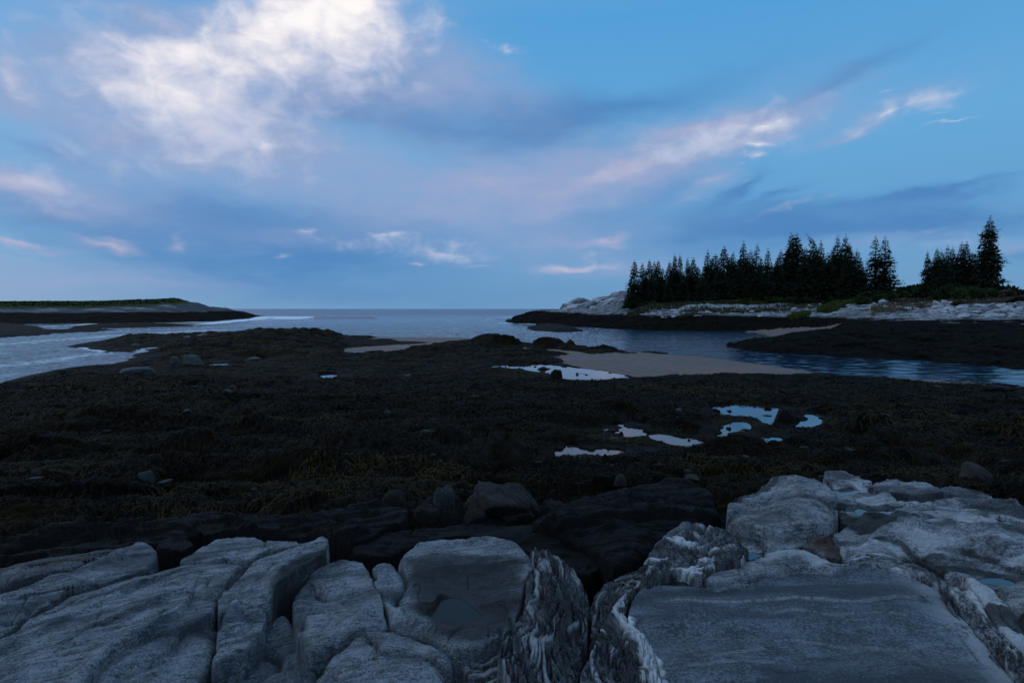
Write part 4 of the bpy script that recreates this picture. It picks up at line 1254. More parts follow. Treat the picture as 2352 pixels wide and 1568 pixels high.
def flat_fn(Q, s, z, at):
    x, y = Q[:, 0], Q[:, 1]
    z = z + .05 * (1 - np.exp(-np.clip(s, 0, 9) / .3)) + .04 * fbm(x * .7, y * 2.2, 2, 90) + .012 * np.sin(y * 9 + 2.2 * fbm(x * .8, y * .8, 2, 91))
    for pts, a in ((z3((620, 768), (700, 750), (860, 765), (1000, 772), (1200, 790), (1450, 790), (1500, 775), (1650, 772), (1800, 752), (1990, 722)), 1.0),
                   (z3((1080, 842), (1300, 840), (1500, 852), (1650, 828), (1760, 850)), .55), (z3((1080, 975), (1220, 975), (1400, 990), (1600, 1000), (1800, 995), (1950, 975)), .6),
                   (z3((800, 1085), (900, 1050), (1040, 1020)), .8), (z3((680, 1100), (900, 1110), (1100, 1116)), .6), (z3((780, 640), (900, 630), (1050, 632)), .5)):
        d, sg = side_line(Q + .05 * np.stack([fbm(x * 2.6, y * 2.6, 4, 92), fbm(x * 2.6, y * 2.6, 4, 93)], -1), smooth_poly(U(pts, 2.42), 2, False))
        z = z + a * (.0045 * sg * np.exp(-(d / .05)) + .005 * np.exp(-(d / .005) ** 2))
        at['rust'] = np.maximum(at['rust'], .15 * a * np.exp(-(d / .012) ** 2))
        at['vein'] = np.maximum(at['vein'], .34 * a * np.exp(-((d - .004) / .004) ** 2))
    d, _ = side_line(Q, smooth_poly(U(z3((1700, 545), (1860, 620), (1950, 720), (2060, 860), (2200, 1000), (2380, 1250)), 2.42), 2, False))
    at['vein'] = np.maximum(at['vein'], .42 * np.exp(-(d / .13) ** 2))
    at['dark'] = np.maximum(at['dark'], .30 * sstep(.0, .5, fbm(x * .9 + 3, y * 2.4, 3, 94)))
    return z


slab('large smooth flat slab with fine wavy lines at the bottom right',
     FLAT, 2.46, 'slab_flat', r=.05, depth=.25, ang=-.05, seed=41, fn=flat_fn, strata=.15, rough=.35, gap=.004, wob=.006, pools=[('deep blue pool under the swirled rock on the flat slab', z3((505, 614), (555, 575), (640, 566), (720, 590), (795, 606), (700, 622), (560, 622)), 'pool')], strokes=[
         ('vein', z3((345, 780), (400, 870), (450, 930), (480, 1000), (505, 1119), (540, 1250)), .05, 1.0),
         ('crack', z3((2040, 880), (2080, 940), (2130, 1000)), .008, .02)])


def ring(seed, k, amp, wh, lo=.0):
    def fn(Q, s, z, at):
        x, y = Q[:, 0], Q[:, 1]
        d = -poly_sd(Q, FLATW)
        phi = d + .05 * fbm(x * 2.2, y * 2.2, 3, seed + 1) + .02 * fbm(x * 7, y * 7, 2, seed + 2)
        return banded(phi, np.arctan2(y - 2.6, x - 1.4) * 1.2, z, at, k, amp, seed, wh) + lo * d
    return fn


slab('narrow banded rib with a white crystal seam along the flat slab',
     z3((95, 1440), (130, 1119), (180, 1000), (215, 960), (255, 830), (275, 800), (330, 690), (380, 640), (440, 606), (470, 612), (420, 650), (392, 690), (368, 740), (362, 800), (420, 885), (480, 935), (510, 1020), (540, 1119), (630, 1440)),
     2.43, 'slab_band', r=.05, depth=.4, ang=1.2, seed=42, fn=ring(120, 20, .022, .45), rough=1.0, strata=.2, gap=.001,
     strokes=[('vein', z3((360, 800), (405, 880), (455, 940), (480, 1010), (510, 1119), (560, 1300)), .045, 1.0), ('crack', z3((325, 800), (350, 870), (352, 960), (360, 1010)), .01, .04)])
slab('dark folded ribs dropping into the right side of the cleft',
     z3((-20, 1440), (120, 1090), (175, 980), (190, 860), (192, 760), (200, 690), (235, 640), (262, 590), (330, 530), (390, 485), (420, 470), (440, 430), (500, 380), (560, 340), (640, 330), (570, 420), (480, 480), (450, 540), (440, 600), (380, 636), (330, 686), (270, 796), (250, 830), (205, 960), (160, 1060), (80, 1440)),
     2.36, 'slab_band', r=.05, depth=.9, ang=1.2, seed=43, fn=ring(130, 22, .05, .25, -.25), rough=1.2, strata=.2, gap=.001)
slab('swirled white and dark rock with a peaked crest above the rock pool',
     z3((470, 612), (450, 540), (490, 470), (560, 420), (640, 440), (690, 430), (700, 400), (760, 420), (850, 418), (900, 430), (930, 450), (965, 470), (960, 500), (930, 530), (850, 525), (800, 540), (770, 570), (780, 596), (700, 590), (640, 560), (570, 570), (500, 606)),
     2.50, 'slab_band', r=.06, depth=.3, ang=.6, seed=44, fn=ring(140, 22, .04, .95, .08), rough=1.4, strata=.3, gap=.0, strokes=[('ridge', z3((560, 470), (640, 460), (710, 410), (860, 440)), .05, .06)])
slab('jointed dark ledge curving round behind the swirled rock',
     z3((500, 470), (540, 380), (600, 335), (690, 310), (740, 320), (800, 335), (900, 340), (970, 355), (1080, 375), (1230, 362), (1370, 345), (1385, 365), (1300, 380), (1230, 430), (1130, 440), (1060, 470), (960, 460), (900, 425), (760, 410), (690, 425), (620, 430), (560, 415)),
     2.47, 'slab_right', r=.07, depth=.5, ang=.1, seed=45, dome=.03, strokes=[
         ('crack', z3((700, 312), (690, 360), (700, 400)), .012, .05), ('crack', z3((775, 330), (790, 370), (780, 415)), .01, .04), ('crack', z3((880, 340), (905, 380), (900, 420)), .01, .05), ('crack', z3((985, 360), (1020, 400), (1060, 440)), .012, .04),
         ('stain', z3((560, 380), (700, 300), (1060, 370), (1050, 440), (700, 420)), .08, .6), ('rust', z3((1240, 400), (1290, 375), (1330, 360)), .07, .5)])
slab('pale curling lip of rock along the top of the flat slab',
     z3((770, 580), (800, 548), (880, 530), (960, 500), (1030, 478), (1090, 450), (1180, 435), (1240, 436), (1300, 458), (1350, 490), (1420, 520), (1500, 522), (1450, 540), (1400, 546), (1330, 528), (1240, 528), (1120, 545), (1000, 570), (900, 588), (800, 606)),
     2.52, 'slab_right', r=.06, depth=.15, ang=.1, seed=46, dome=.04, gap=.0, strata=.6, strokes=[('vein', z3((1000, 500), (1120, 460), (1240, 455), (1330, 500)), .08, .45)])
slab('pale rounded band bending down the right side of the flat slab',
     z3((1440, 525), (1455, 490), (1520, 465), (1620, 462), (1700, 475), (1750, 505), (1800, 510), (1880, 540), (1940, 580), (1990, 620), (2060, 640), (2120, 690), (2160, 760), (2240, 860), (2330, 960), (2420, 1060), (2700, 1440), (2580, 1440), (2335, 1119), (2205, 965), (2110, 862), (2040, 784), (1985, 715), (1945, 650), (1875, 600), (1780, 560), (1680, 534), (1560, 530)),
     2.50, 'slab_right', r=.07, depth=.2, ang=-.8, seed=47, dome=.02, gap=.004, fn=ring(150, 16, .016, .5), strata=.3, strokes=[('crack', z3((1960, 640), (2010, 700), (2080, 800), (2180, 920), (2300, 1050)), .015, .07), ('dark', z3((1980, 680), (2080, 810), (2190, 940), (2330, 1080)), .05, .5)])
slab('brownish bare hump rising left of the back rock pool',
     z3((862, 320), (870, 270), (862, 215), (920, 195), (1000, 155), (1060, 115), (1120, 92), (1190, 85), (1260, 72), (1320, 78), (1360, 110), (1390, 145), (1420, 185), (1400, 230), (1430, 250), (1420, 300), (1380, 345), (1250, 362), (1100, 372), (990, 355), (900, 340)),
     2.52, 'slab_right', r=.08, depth=.5, ang=-.9, seed=48, dome=.02, tilt=(0, -.05), strokes=[
         ('crack', z3((870, 320), (900, 280), (960, 230), (1040, 240), (1100, 180)), .015, .05), ('dark', z3((900, 210), (1030, 160), (1110, 110), (1180, 95)), .06, .7), ('ridge', z3((1190, 90), (1230, 160), (1250, 230), (1200, 300)), .15, .05),
         ('rust', z3((1150, 330), (1250, 200), (1200, 120)), .18, .25), ('crack', z3((1330, 200), (1400, 240), (1420, 300)), .02, .05)])


def back_fn(Q, s, z, at):
    x, y = Q[:, 0], Q[:, 1]
    z = z + .05 * ridged(x * 1.2 + y * .8, y * 3.5 - x * .7, 3, 160) * 1.0
    st = fbm(x * 1.4, y * 4 + x * .8, 3, 161)
    at['dark'] = np.maximum(at['dark'], .75 * sstep(.12, .4, st))
    at['vein'] = np.maximum(at['vein'], .5 * sstep(-.1, -.4, st))
    return z


slab('long low pale slab at the top of the right ledge',
     z3((1560, 130), (1620, 98), (1700, 88), (1800, 102), (1900, 112), (1960, 128), (1985, 148), (1930, 168), (1830, 180), (1750, 175), (1690, 160), (1620, 150)),
     2.52, 'slab_right', r=.07, depth=.35, ang=-.15, seed=49, dome=.03, strokes=[('dark', z3((1700, 165), (1830, 178), (1950, 165)), .035, .9)])
slab('ledge around the back rock pool right of the bare hump',
     z3((1330, 85), (1420, 82), (1520, 92), (1600, 104), (1560, 140), (1640, 150), (1740, 178), (1850, 186), (1900, 175), (2010, 160), (2100, 168), (2200, 185), (2280, 205), (2360, 250), (2600, 300), (2900, 330), (2900, 420), (2500, 370), (2330, 300), (2200, 290), (2110, 285), (2080, 260), (1960, 258), (1880, 240), (1720, 250), (1640, 275), (1560, 300), (1470, 340), (1420, 320), (1432, 250), (1405, 230), (1422, 185), (1392, 142)),
     2.46, 'slab_right', r=.06, depth=.6, ang=-.3, seed=50, fn=back_fn, pools=[('bright oval pool behind the bare hump', z3((1395, 172), (1440, 150), (1490, 140), (1535, 160), (1520, 176), (1440, 192), (1402, 187)), 'pool'), ('small pool below the bright oval one', z3((1505, 250), (1540, 245), (1590, 265), (1550, 285), (1515, 278)), 'pool'), ('long pale pool near the right edge of the ledge', z3((2105, 285), (2150, 275), (2220, 300), (2320, 325), (2280, 340), (2180, 325), (2115, 300)), 'pool')], strokes=[
         ('basin', z3((1395, 170), (1440, 150), (1490, 140), (1535, 160), (1520, 175), (1440, 192), (1400, 185)), .05, .05), ('basin', z3((1505, 250), (1540, 245), (1590, 265), (1550, 285), (1515, 278)), .04, .05),
         ('basin', z3((2100, 285), (2150, 275), (2220, 300), (2320, 325), (2280, 340), (2180, 325), (2110, 300)), .04, .05), ('stain', z3((2050, 165), (2300, 200), (2500, 320), (2330, 300), (2100, 280), (1980, 200)), .1, .6)])
slab('wide pale hummocky ledge right of the rusty notch',
     z3((1380, 350), (1470, 345), (1560, 305), (1650, 275), (1730, 252), (1830, 250), (1900, 256), (2000, 262), (2090, 272), (2110, 310), (2250, 345), (2400, 380), (2900, 450), (2900, 1440), (2710, 1440), (2420, 1055), (2330, 955), (2240, 855), (2165, 760), (2125, 690), (2060, 638), (1990, 615), (1930, 560), (1860, 520), (1760, 500), (1700, 470), (1600, 455), (1500, 455), (1440, 470), (1420, 420)),
     2.50, 'slab_right', r=.06, depth=.3, ang=-.35, seed=51, fn=back_fn, strata=1.4, pools=[('lower pool near the right edge of the ledge', z3((2110, 600), (2160, 585), (2260, 590), (2320, 612), (2300, 630), (2200, 620), (2130, 612)), 'pool')], strokes=[
         ('basin', z3((2110, 600), (2160, 585), (2260, 590), (2320, 612), (2300, 630), (2200, 620), (2130, 612)), .04, .05), ('ridge', z3((1600, 430), (1720, 380), (1850, 370), (2000, 380), (2150, 420)), .15, .08),
         ('crack', z3((1620, 440), (1720, 420), (1800, 450), (1850, 500)), .02, .05), ('dark', z3((1640, 440), (1760, 440), (1850, 510)), .06, .9), ('crack', z3((1500, 330), (1600, 340), (1680, 370)), .012, .03),
         ('vein', z3((2120, 640), (2180, 700), (2240, 780), (2320, 900)), .09, .7), ('dark', z3((2060, 480), (2200, 530), (2350, 590)), .05, .7), ('crack', z3((2200, 640), (2300, 760), (2400, 900)), .02, .06),
         ('basin', z3((1390, 360), (1470, 350), (1600, 350), (1660, 380), (1600, 420), (1500, 450), (1430, 440)), .05, .06)])
slab('rust coloured broken block in the notch above the curling lip',
     z3((1230, 435), (1280, 400), (1330, 365), (1365, 345), (1400, 365), (1425, 420), (1440, 480), (1420, 518), (1350, 490), (1300, 456)),
     2.46, 'slab_right', r=.06, depth=.3, seed=52, strokes=[('rust', z3((1250, 430), (1320, 390), (1340, 450)), .12, 1.0), ('dark', z3((1350, 360), (1400, 430), (1420, 510)), .07, .9)])

# --- black wet ledges behind the bare slabs
slab('black shelving ledge along the left behind the pale slabs',
     [(-260, 1300), (-260, 1262), (0, 1243), (120, 1222), (230, 1205), (330, 1196), (440, 1192), (560, 1180), (700, 1178), (820, 1172), (880, 1180), (860, 1215), (800, 1245), (740, 1252), (640, 1232), (540, 1225), (440, 1235), (420, 1250), (300, 1262), (100, 1290), (0, 1306)],
     2.18, 'slab_black', r=.05, depth=.7, ang=AL - .3, seed=61, strata=1.6, rough=1.8, group='wet black ledges behind the bare slabs', pools=[('tiny bright puddle on the black ledge at the left', [(222, 1194), (236, 1190), (262, 1189), (272, 1191), (252, 1198), (234, 1200)], 'pool')], strokes=[
         ('crack', [(0, 1262), (140, 1230), (230, 1212), (300, 1204)], .02, .05), ('step', [(0, 1262), (140, 1230), (330, 1200)], .25, .03), ('basin', [(195, 1197), (225, 1188), (270, 1186), (290, 1190), (262, 1200), (225, 1203)], .03, .03)])
slab('black block with a steep end above the left crevice',
     [(700, 1182), (760, 1160), (850, 1146), (905, 1150), (940, 1160), (930, 1190), (880, 1215), (846, 1240), (800, 1246), (740, 1230)],
     2.22, 'slab_black', r=.06, depth=.8, ang=.3, seed=62, rough=2.0, group='wet black ledges behind the bare slabs')
slab('wet black shelf behind the slab with the dark hollow',
     [(800, 1270), (840, 1232), (900, 1212), (1000, 1200), (1120, 1196), (1250, 1198), (1330, 1215), (1400, 1232), (1390, 1300), (1340, 1330), (1240, 1290), (1180, 1236), (1100, 1226), (1000, 1236), (930, 1262), (900, 1280), (850, 1284)],
     2.20, 'slab_black', r=.06, depth=.8, ang=.0, seed=63, strata=.6, rough=1.6, group='wet black ledges behind the bare slabs', pools=[('blue puddle on the wet black shelf', [(1300, 1238), (1320, 1234), (1346, 1246), (1352, 1258), (1334, 1262), (1312, 1250)], 'pool'), ('tiny blue puddle below the one on the wet black shelf', [(1332, 1270), (1350, 1272), (1362, 1280), (1346, 1283)], 'pool')], strokes=[('basin', [(1296, 1236), (1320, 1232), (1350, 1245), (1356, 1262), (1340, 1272), (1306, 1250)], .04, .05)])
slab('big black hump of rock left of the right hand ledge',
     [(1200, 1200), (1290, 1172), (1350, 1140), (1420, 1110), (1500, 1086), (1580, 1082), (1620, 1105), (1640, 1140), (1650, 1180), (1660, 1200), (1600, 1215), (1540, 1230), (1480, 1290), (1440, 1330), (1400, 1330), (1370, 1260), (1290, 1220)],
     2.26, 'slab_black', r=.16, depth=.9, ang=.2, seed=64, dome=.06, tilt=(0, -.05), strata=.8, rough=2.4, group='wet black ledges behind the bare slabs', strokes=[('step', [(1290, 1215), (1400, 1190), (1520, 1180), (1640, 1200)], .3, .04)])

# pools standing in hollows of the ledge
def rock_pool(label, pts, z, hpx=None, mat='pool', grow=.22):
    pl = smooth_poly(U(pts, z), 2)
    c = pl.mean(0)
    pl = c + (pl - c) * (1 + grow)
    o = mesh_np('rock_pool', np.column_stack([pl - c, np.zeros(len(pl))]), np.arange(len(pl))[None, :], M[mat], smooth=False)
    if o.data.polygons[0].normal.z < 0:
        o.data.flip_normals()
    o.location = (c[0], c[1], z)
    tag(o, label, 'rock pool', 'rain pools standing on the ledge', 'structure')
    return o


def level_at(pts, frac=.5, h=2.45):
    """a water level inside a hollow, from the rock that was just built under it"""
    pl = U(pts, h)
    zs = []
    for sel, z in SLABS:
        s = poly_sd(P5[sel], pl, .02)
        zs.append(z[s > 0])
    a = np.concatenate(zs)
    a = a[a > a.max() - .25] if len(a) else np.array([h])
    return float(np.quantile(a, frac))


for lab, pts, fr in (('pool trapped behind the swirled rock', z3((960, 450), (1010, 445), (1055, 465), (1030, 485), (990, 500), (960, 498)), .5),):
    rock_pool(lab, pts, level_at(pts, fr))
for lab, pw, L, wmat in POOLQ:
    c = pw.mean(0)
    d_ = pw - c
    q_ = c + d_ * (1 + .045 / np.linalg.norm(d_, axis=1))[:, None]
    o = mesh_np('rock_pool', np.column_stack([q_ - c, np.zeros(len(q_))]), np.arange(len(q_))[None, :], M[wmat], smooth=False)
    if o.data.polygons[0].normal.z < 0:
        o.data.flip_normals()
    o.location = (c[0], c[1], L - .002)
    tag(o, lab, 'rock pool', 'rain pools standing on the ledge', 'structure')

# ------------------------------------------------------------------ foliage materials
def leaf_mat(name, a, b, scale=1.2):
    m, g = new_mat(name)
    P = pos(g)
    n = g.noise(P, scale, 4, .6)
    oi = g.n('ShaderNodeObjectInfo').outputs['Random']
    col = g.mix(g.mr(n, .35, .65), a, b)
    col = g.mix(g.mul(oi, .35), col, (.014, .017, .006))
    finish(g, col, .8, None, .1)
    return m


M['needles'] = leaf_mat('spruce_needles', (.006, .011, .006), (.02, .029, .013), .8)
M['bark'] = leaf_mat('spruce_bark', (.02, .017, .015), (.05, .044, .04), 4)
M['bush'] = leaf_mat('bush_leaves', (.012, .022, .006), (.04, .058, .016), 1.4)
M['bush_dark'] = leaf_mat('dark_bush_leaves', (.009, .015, .006), (.025, .033, .012), 1.2)
M['grass'] = leaf_mat('shore_grass', (.035, .055, .012), (.09, .11, .03), .8)
M['dry_grass'] = leaf_mat('dry_grass', (.05, .04, .025), (.13, .10, .065), .8)
M['fringe'] = leaf_mat('fringe_grass', (.022, .026, .010), (.07, .068, .030), .5)
M['rockweed'] = leaf_mat('rockweed', (.002, .0013, .0007), (.013, .0076, .002), 2.2)


def tube(path, rad, n=6):
    path = np.asarray(path, float); rad = np.asarray(rad, float)
    m = len(path)
    t = np.gradient(path, axis=0); t /= np.linalg.norm(t, axis=1)[:, None] + 1e-9
    ref = np.where(np.abs(t[:, 2:3]) > .9, [[1., 0, 0]], [[0., 0, 1]])
    u = np.cross(t, ref); u /= np.linalg.norm(u, axis=1)[:, None]
    v = np.cross(t, u)
    a = np.arange(n) / n * 2 * np.pi
    V = path[:, None] + rad[:, None, None] * (u[:, None] * np.cos(a)[None, :, None] + v[:, None] * np.sin(a)[None, :, None])
    V = V.reshape(-1, 3)
    i = np.arange(m - 1)[:, None] * n + np.arange(n)[None]
    j = np.arange(m - 1)[:, None] * n + (np.arange(n)[None] + 1) % n
    return V, np.stack([i, j, j + n, i + n], -1).reshape(-1, 4)


def cards(C, D, N, L, W):
    """pointed leaf-shaped quads: centre-base C, direction D, side N, length L, width W"""
    L = L[:, None]; W = W[:, None]
    a = C; b = C + D * L * .45 + N * W * .5; c = C + D * L; d = C + D * L * .45 - N * W * .5
    V = np.stack([a, b, c, d], 1).reshape(-1, 3)
    return V, np.arange(len(V)).reshape(-1, 4)


def unit(v):
    return v / (np.linalg.norm(v, axis=1)[:, None] + 1e-9)


def spruce(seed, H=10.0, Rb=2.2, low=.06, dens=1.0, thin=0.0, lean=0.0, shape=.85, twin=None, flat=0.0):
    """returns (crown V, F), (trunk V, F) of a spruce H tall; built around the origin"""
    r = np.random.default_rng(seed)
    Cs, Ds, Ns, Ls, Ws = [], [], [], [], []
    TV, TF, off = [], [], 0
    stems = [(0, 0, 1.0)] if twin is None else [(-twin / 2, .2, 1.0), (twin / 2, -.2, .985)]
    for (sx, sy, sh) in stems:
        h = H * sh
        zz = np.linspace(0, h, 12)
        bend = lean * np.clip((zz / h - .84) / .16, 0, 1) ** 1.5
        pth = np.column_stack([sx + bend + .05 * np.sin(zz), sy + 0 * zz, zz])
        v_, f_ = tube(pth, np.interp(zz, [0, h], [.02 * H, .006]), 7)
        TV.append(v_); TF.append(f_ + off); off += len(v_)
        nw = int(40 * dens)
        for k in range(nw):
            t = low + (1 - low) * (k + r.uniform(-.3, .3)) / nw
            t = min(max(t, low), .995)
            z = t * h
            env = (1 - t) ** shape
            env = env * (1 + .28 * math.sin(t * 21 + seed)) * (1 - thin * .5)
            env = min(env, 1.0) * (1 if t < .8 else 1 - 1.6 * (t - .8))
            nb = r.integers(5, 9) if t < .8 else r.integers(4, 6)
            a0 = r.uniform(0, 6.28)
            for b in range(nb):
                if r.random() < .05 + thin * .25: continue
                a = a0 + b / nb * 6.283 + r.uniform(-.35, .35)
                Lb = Rb * env * r.uniform(.6, 1.2) + .10
                if flat and math.cos(a) > .3: Lb *= (1 - flat)
                n = max(3, int(Lb / .17))
                s = np.linspace(.06, 1, n)
                droop = (-.16 - .30 * (1 - t)) + .05 * r.normal()
                up = .20
                cx = sx + np.interp(z, zz, bend) + np.cos(a) * s * Lb
                cy = sy + np.sin(a) * s * Lb
                cz = z + Lb * (droop * s + up * s ** 2.4)
                dirv = np.array([math.cos(a), math.sin(a), droop * .6])
                side = np.array([-math.sin(a), math.cos(a), 0])
                for sg in (-1, 1, 0):
                    spread = .9 if sg else 0
                    D = unit(dirv[None] * 1.0 + side[None] * sg * spread + r.normal(0, .22, (n, 3)) + np.array([0, 0, -.25 if sg else -.05])[None])
                    C = np.column_stack([cx, cy, cz]) + r.normal(0, .03, (n, 3))
                    N = unit(np.cross(D, np.array([0, 0, 1.])[None]) + r.normal(0, .55, (n, 3)))
                    ln = (.18 + .50 * (1 - s) * min(1, Lb / 1.4)) * r.uniform(.7, 1.25, n) * (.42 + .58 * min(1, Lb / 1.3))
                    Cs.append(C); Ds.append(D); Ns.append(N); Ls.append(ln); Ws.append(ln * .42)
        # inner fill so that the heart of the crown is closed
        nf = int(900 * dens * (1 - thin))
        tz = low + (.93 - low) * r.random(nf) ** 1.25
        rr = Rb * (1 - tz) ** shape * .7 * np.sqrt(r.random(nf)); aa = r.uniform(0, 6.28, nf)
        C = np.column_stack([sx + np.interp(tz * h, zz, bend) + rr * np.cos(aa), sy + rr * np.sin(aa), tz * h])
        D = unit(np.column_stack([np.cos(aa), np.sin(aa), -.5 + 0 * aa]) + r.normal(0, .4, (nf, 3)))
        N = unit(r.normal(0, 1, (nf, 3)))
        Cs.append(C); Ds.append(D); Ns.append(N); l_ = r.uniform(.5, 1.0, nf) * (.10 + .75 * np.sqrt(np.clip(1 - tz, 0, 1))); Ls.append(l_); Ws.append(l_ * .6)
    V, Fc = cards(np.vstack(Cs), np.vstack(Ds), np.vstack(Ns), np.concatenate(Ls), np.concatenate(Ws))
    return (V, Fc), (np.vstack(TV), np.vstack(TF))


def tree_thing(name, label, crown_me, trunk_me, loc, scale, rz, group, cat='tree'):
    root = bpy.data.objects.new(name, None)
    COL.objects.link(root)
    root.location = loc; root.rotation_euler = (random.uniform(-.03, .03), random.uniform(-.035, .035), rz); root.scale = scale
    tag(root, label, cat, group)
    for me, nm in ((crown_me, 'crown'), (trunk_me, 'trunk')):
        c = bpy.data.objects.new(nm, me)
        COL.objects.link(c)
        c.parent = root
    return root


def me_of(name, VF, mat):
    o = mesh_np(name, VF[0], VF[1], mat, smooth=False, link=False)
    me = o.data
    bpy.data.objects.remove(o)
    return me


VAR = {}
for key, kw in {
    'full': dict(seed=1, Rb=3.3, low=.02, shape=1.0), 'full2': dict(seed=2, Rb=3.0, low=.02, shape=.92), 'full3': dict(seed=3, Rb=3.7, low=.02, shape=1.0),
    'slim': dict(seed=4, Rb=2.1, low=.04, shape=.95), 'slim2': dict(seed=5, Rb=1.9, low=.06, shape=.9, thin=.2), 'thin': dict(seed=6, Rb=1.7, low=.2, thin=.45, dens=.8, shape=.85),
    'bent': dict(seed=7, Rb=2.8, low=.03, lean=-1.15, thin=.1, shape=.9), 'twin': dict(seed=8, Rb=3.0, low=.04, twin=1.1, thin=.28, dens=.85, shape=.95),
    'pair': dict(seed=9, Rb=2.6, low=.03, twin=1.1, shape=.95), 'old': dict(seed=10, Rb=3.0, low=.12, shape=.78, dens=1.35, thin=.05), 'wide': dict(seed=12, Rb=4.0, low=.01, shape=.95),
    'stout': dict(seed=13, Rb=3.6, low=.05, shape=.7, dens=1.2)}.items():
    cr, tr = spruce(**kw)
    VAR[key] = (me_of('crown', cr, M['needles']), me_of('trunk', tr, M['bark']))

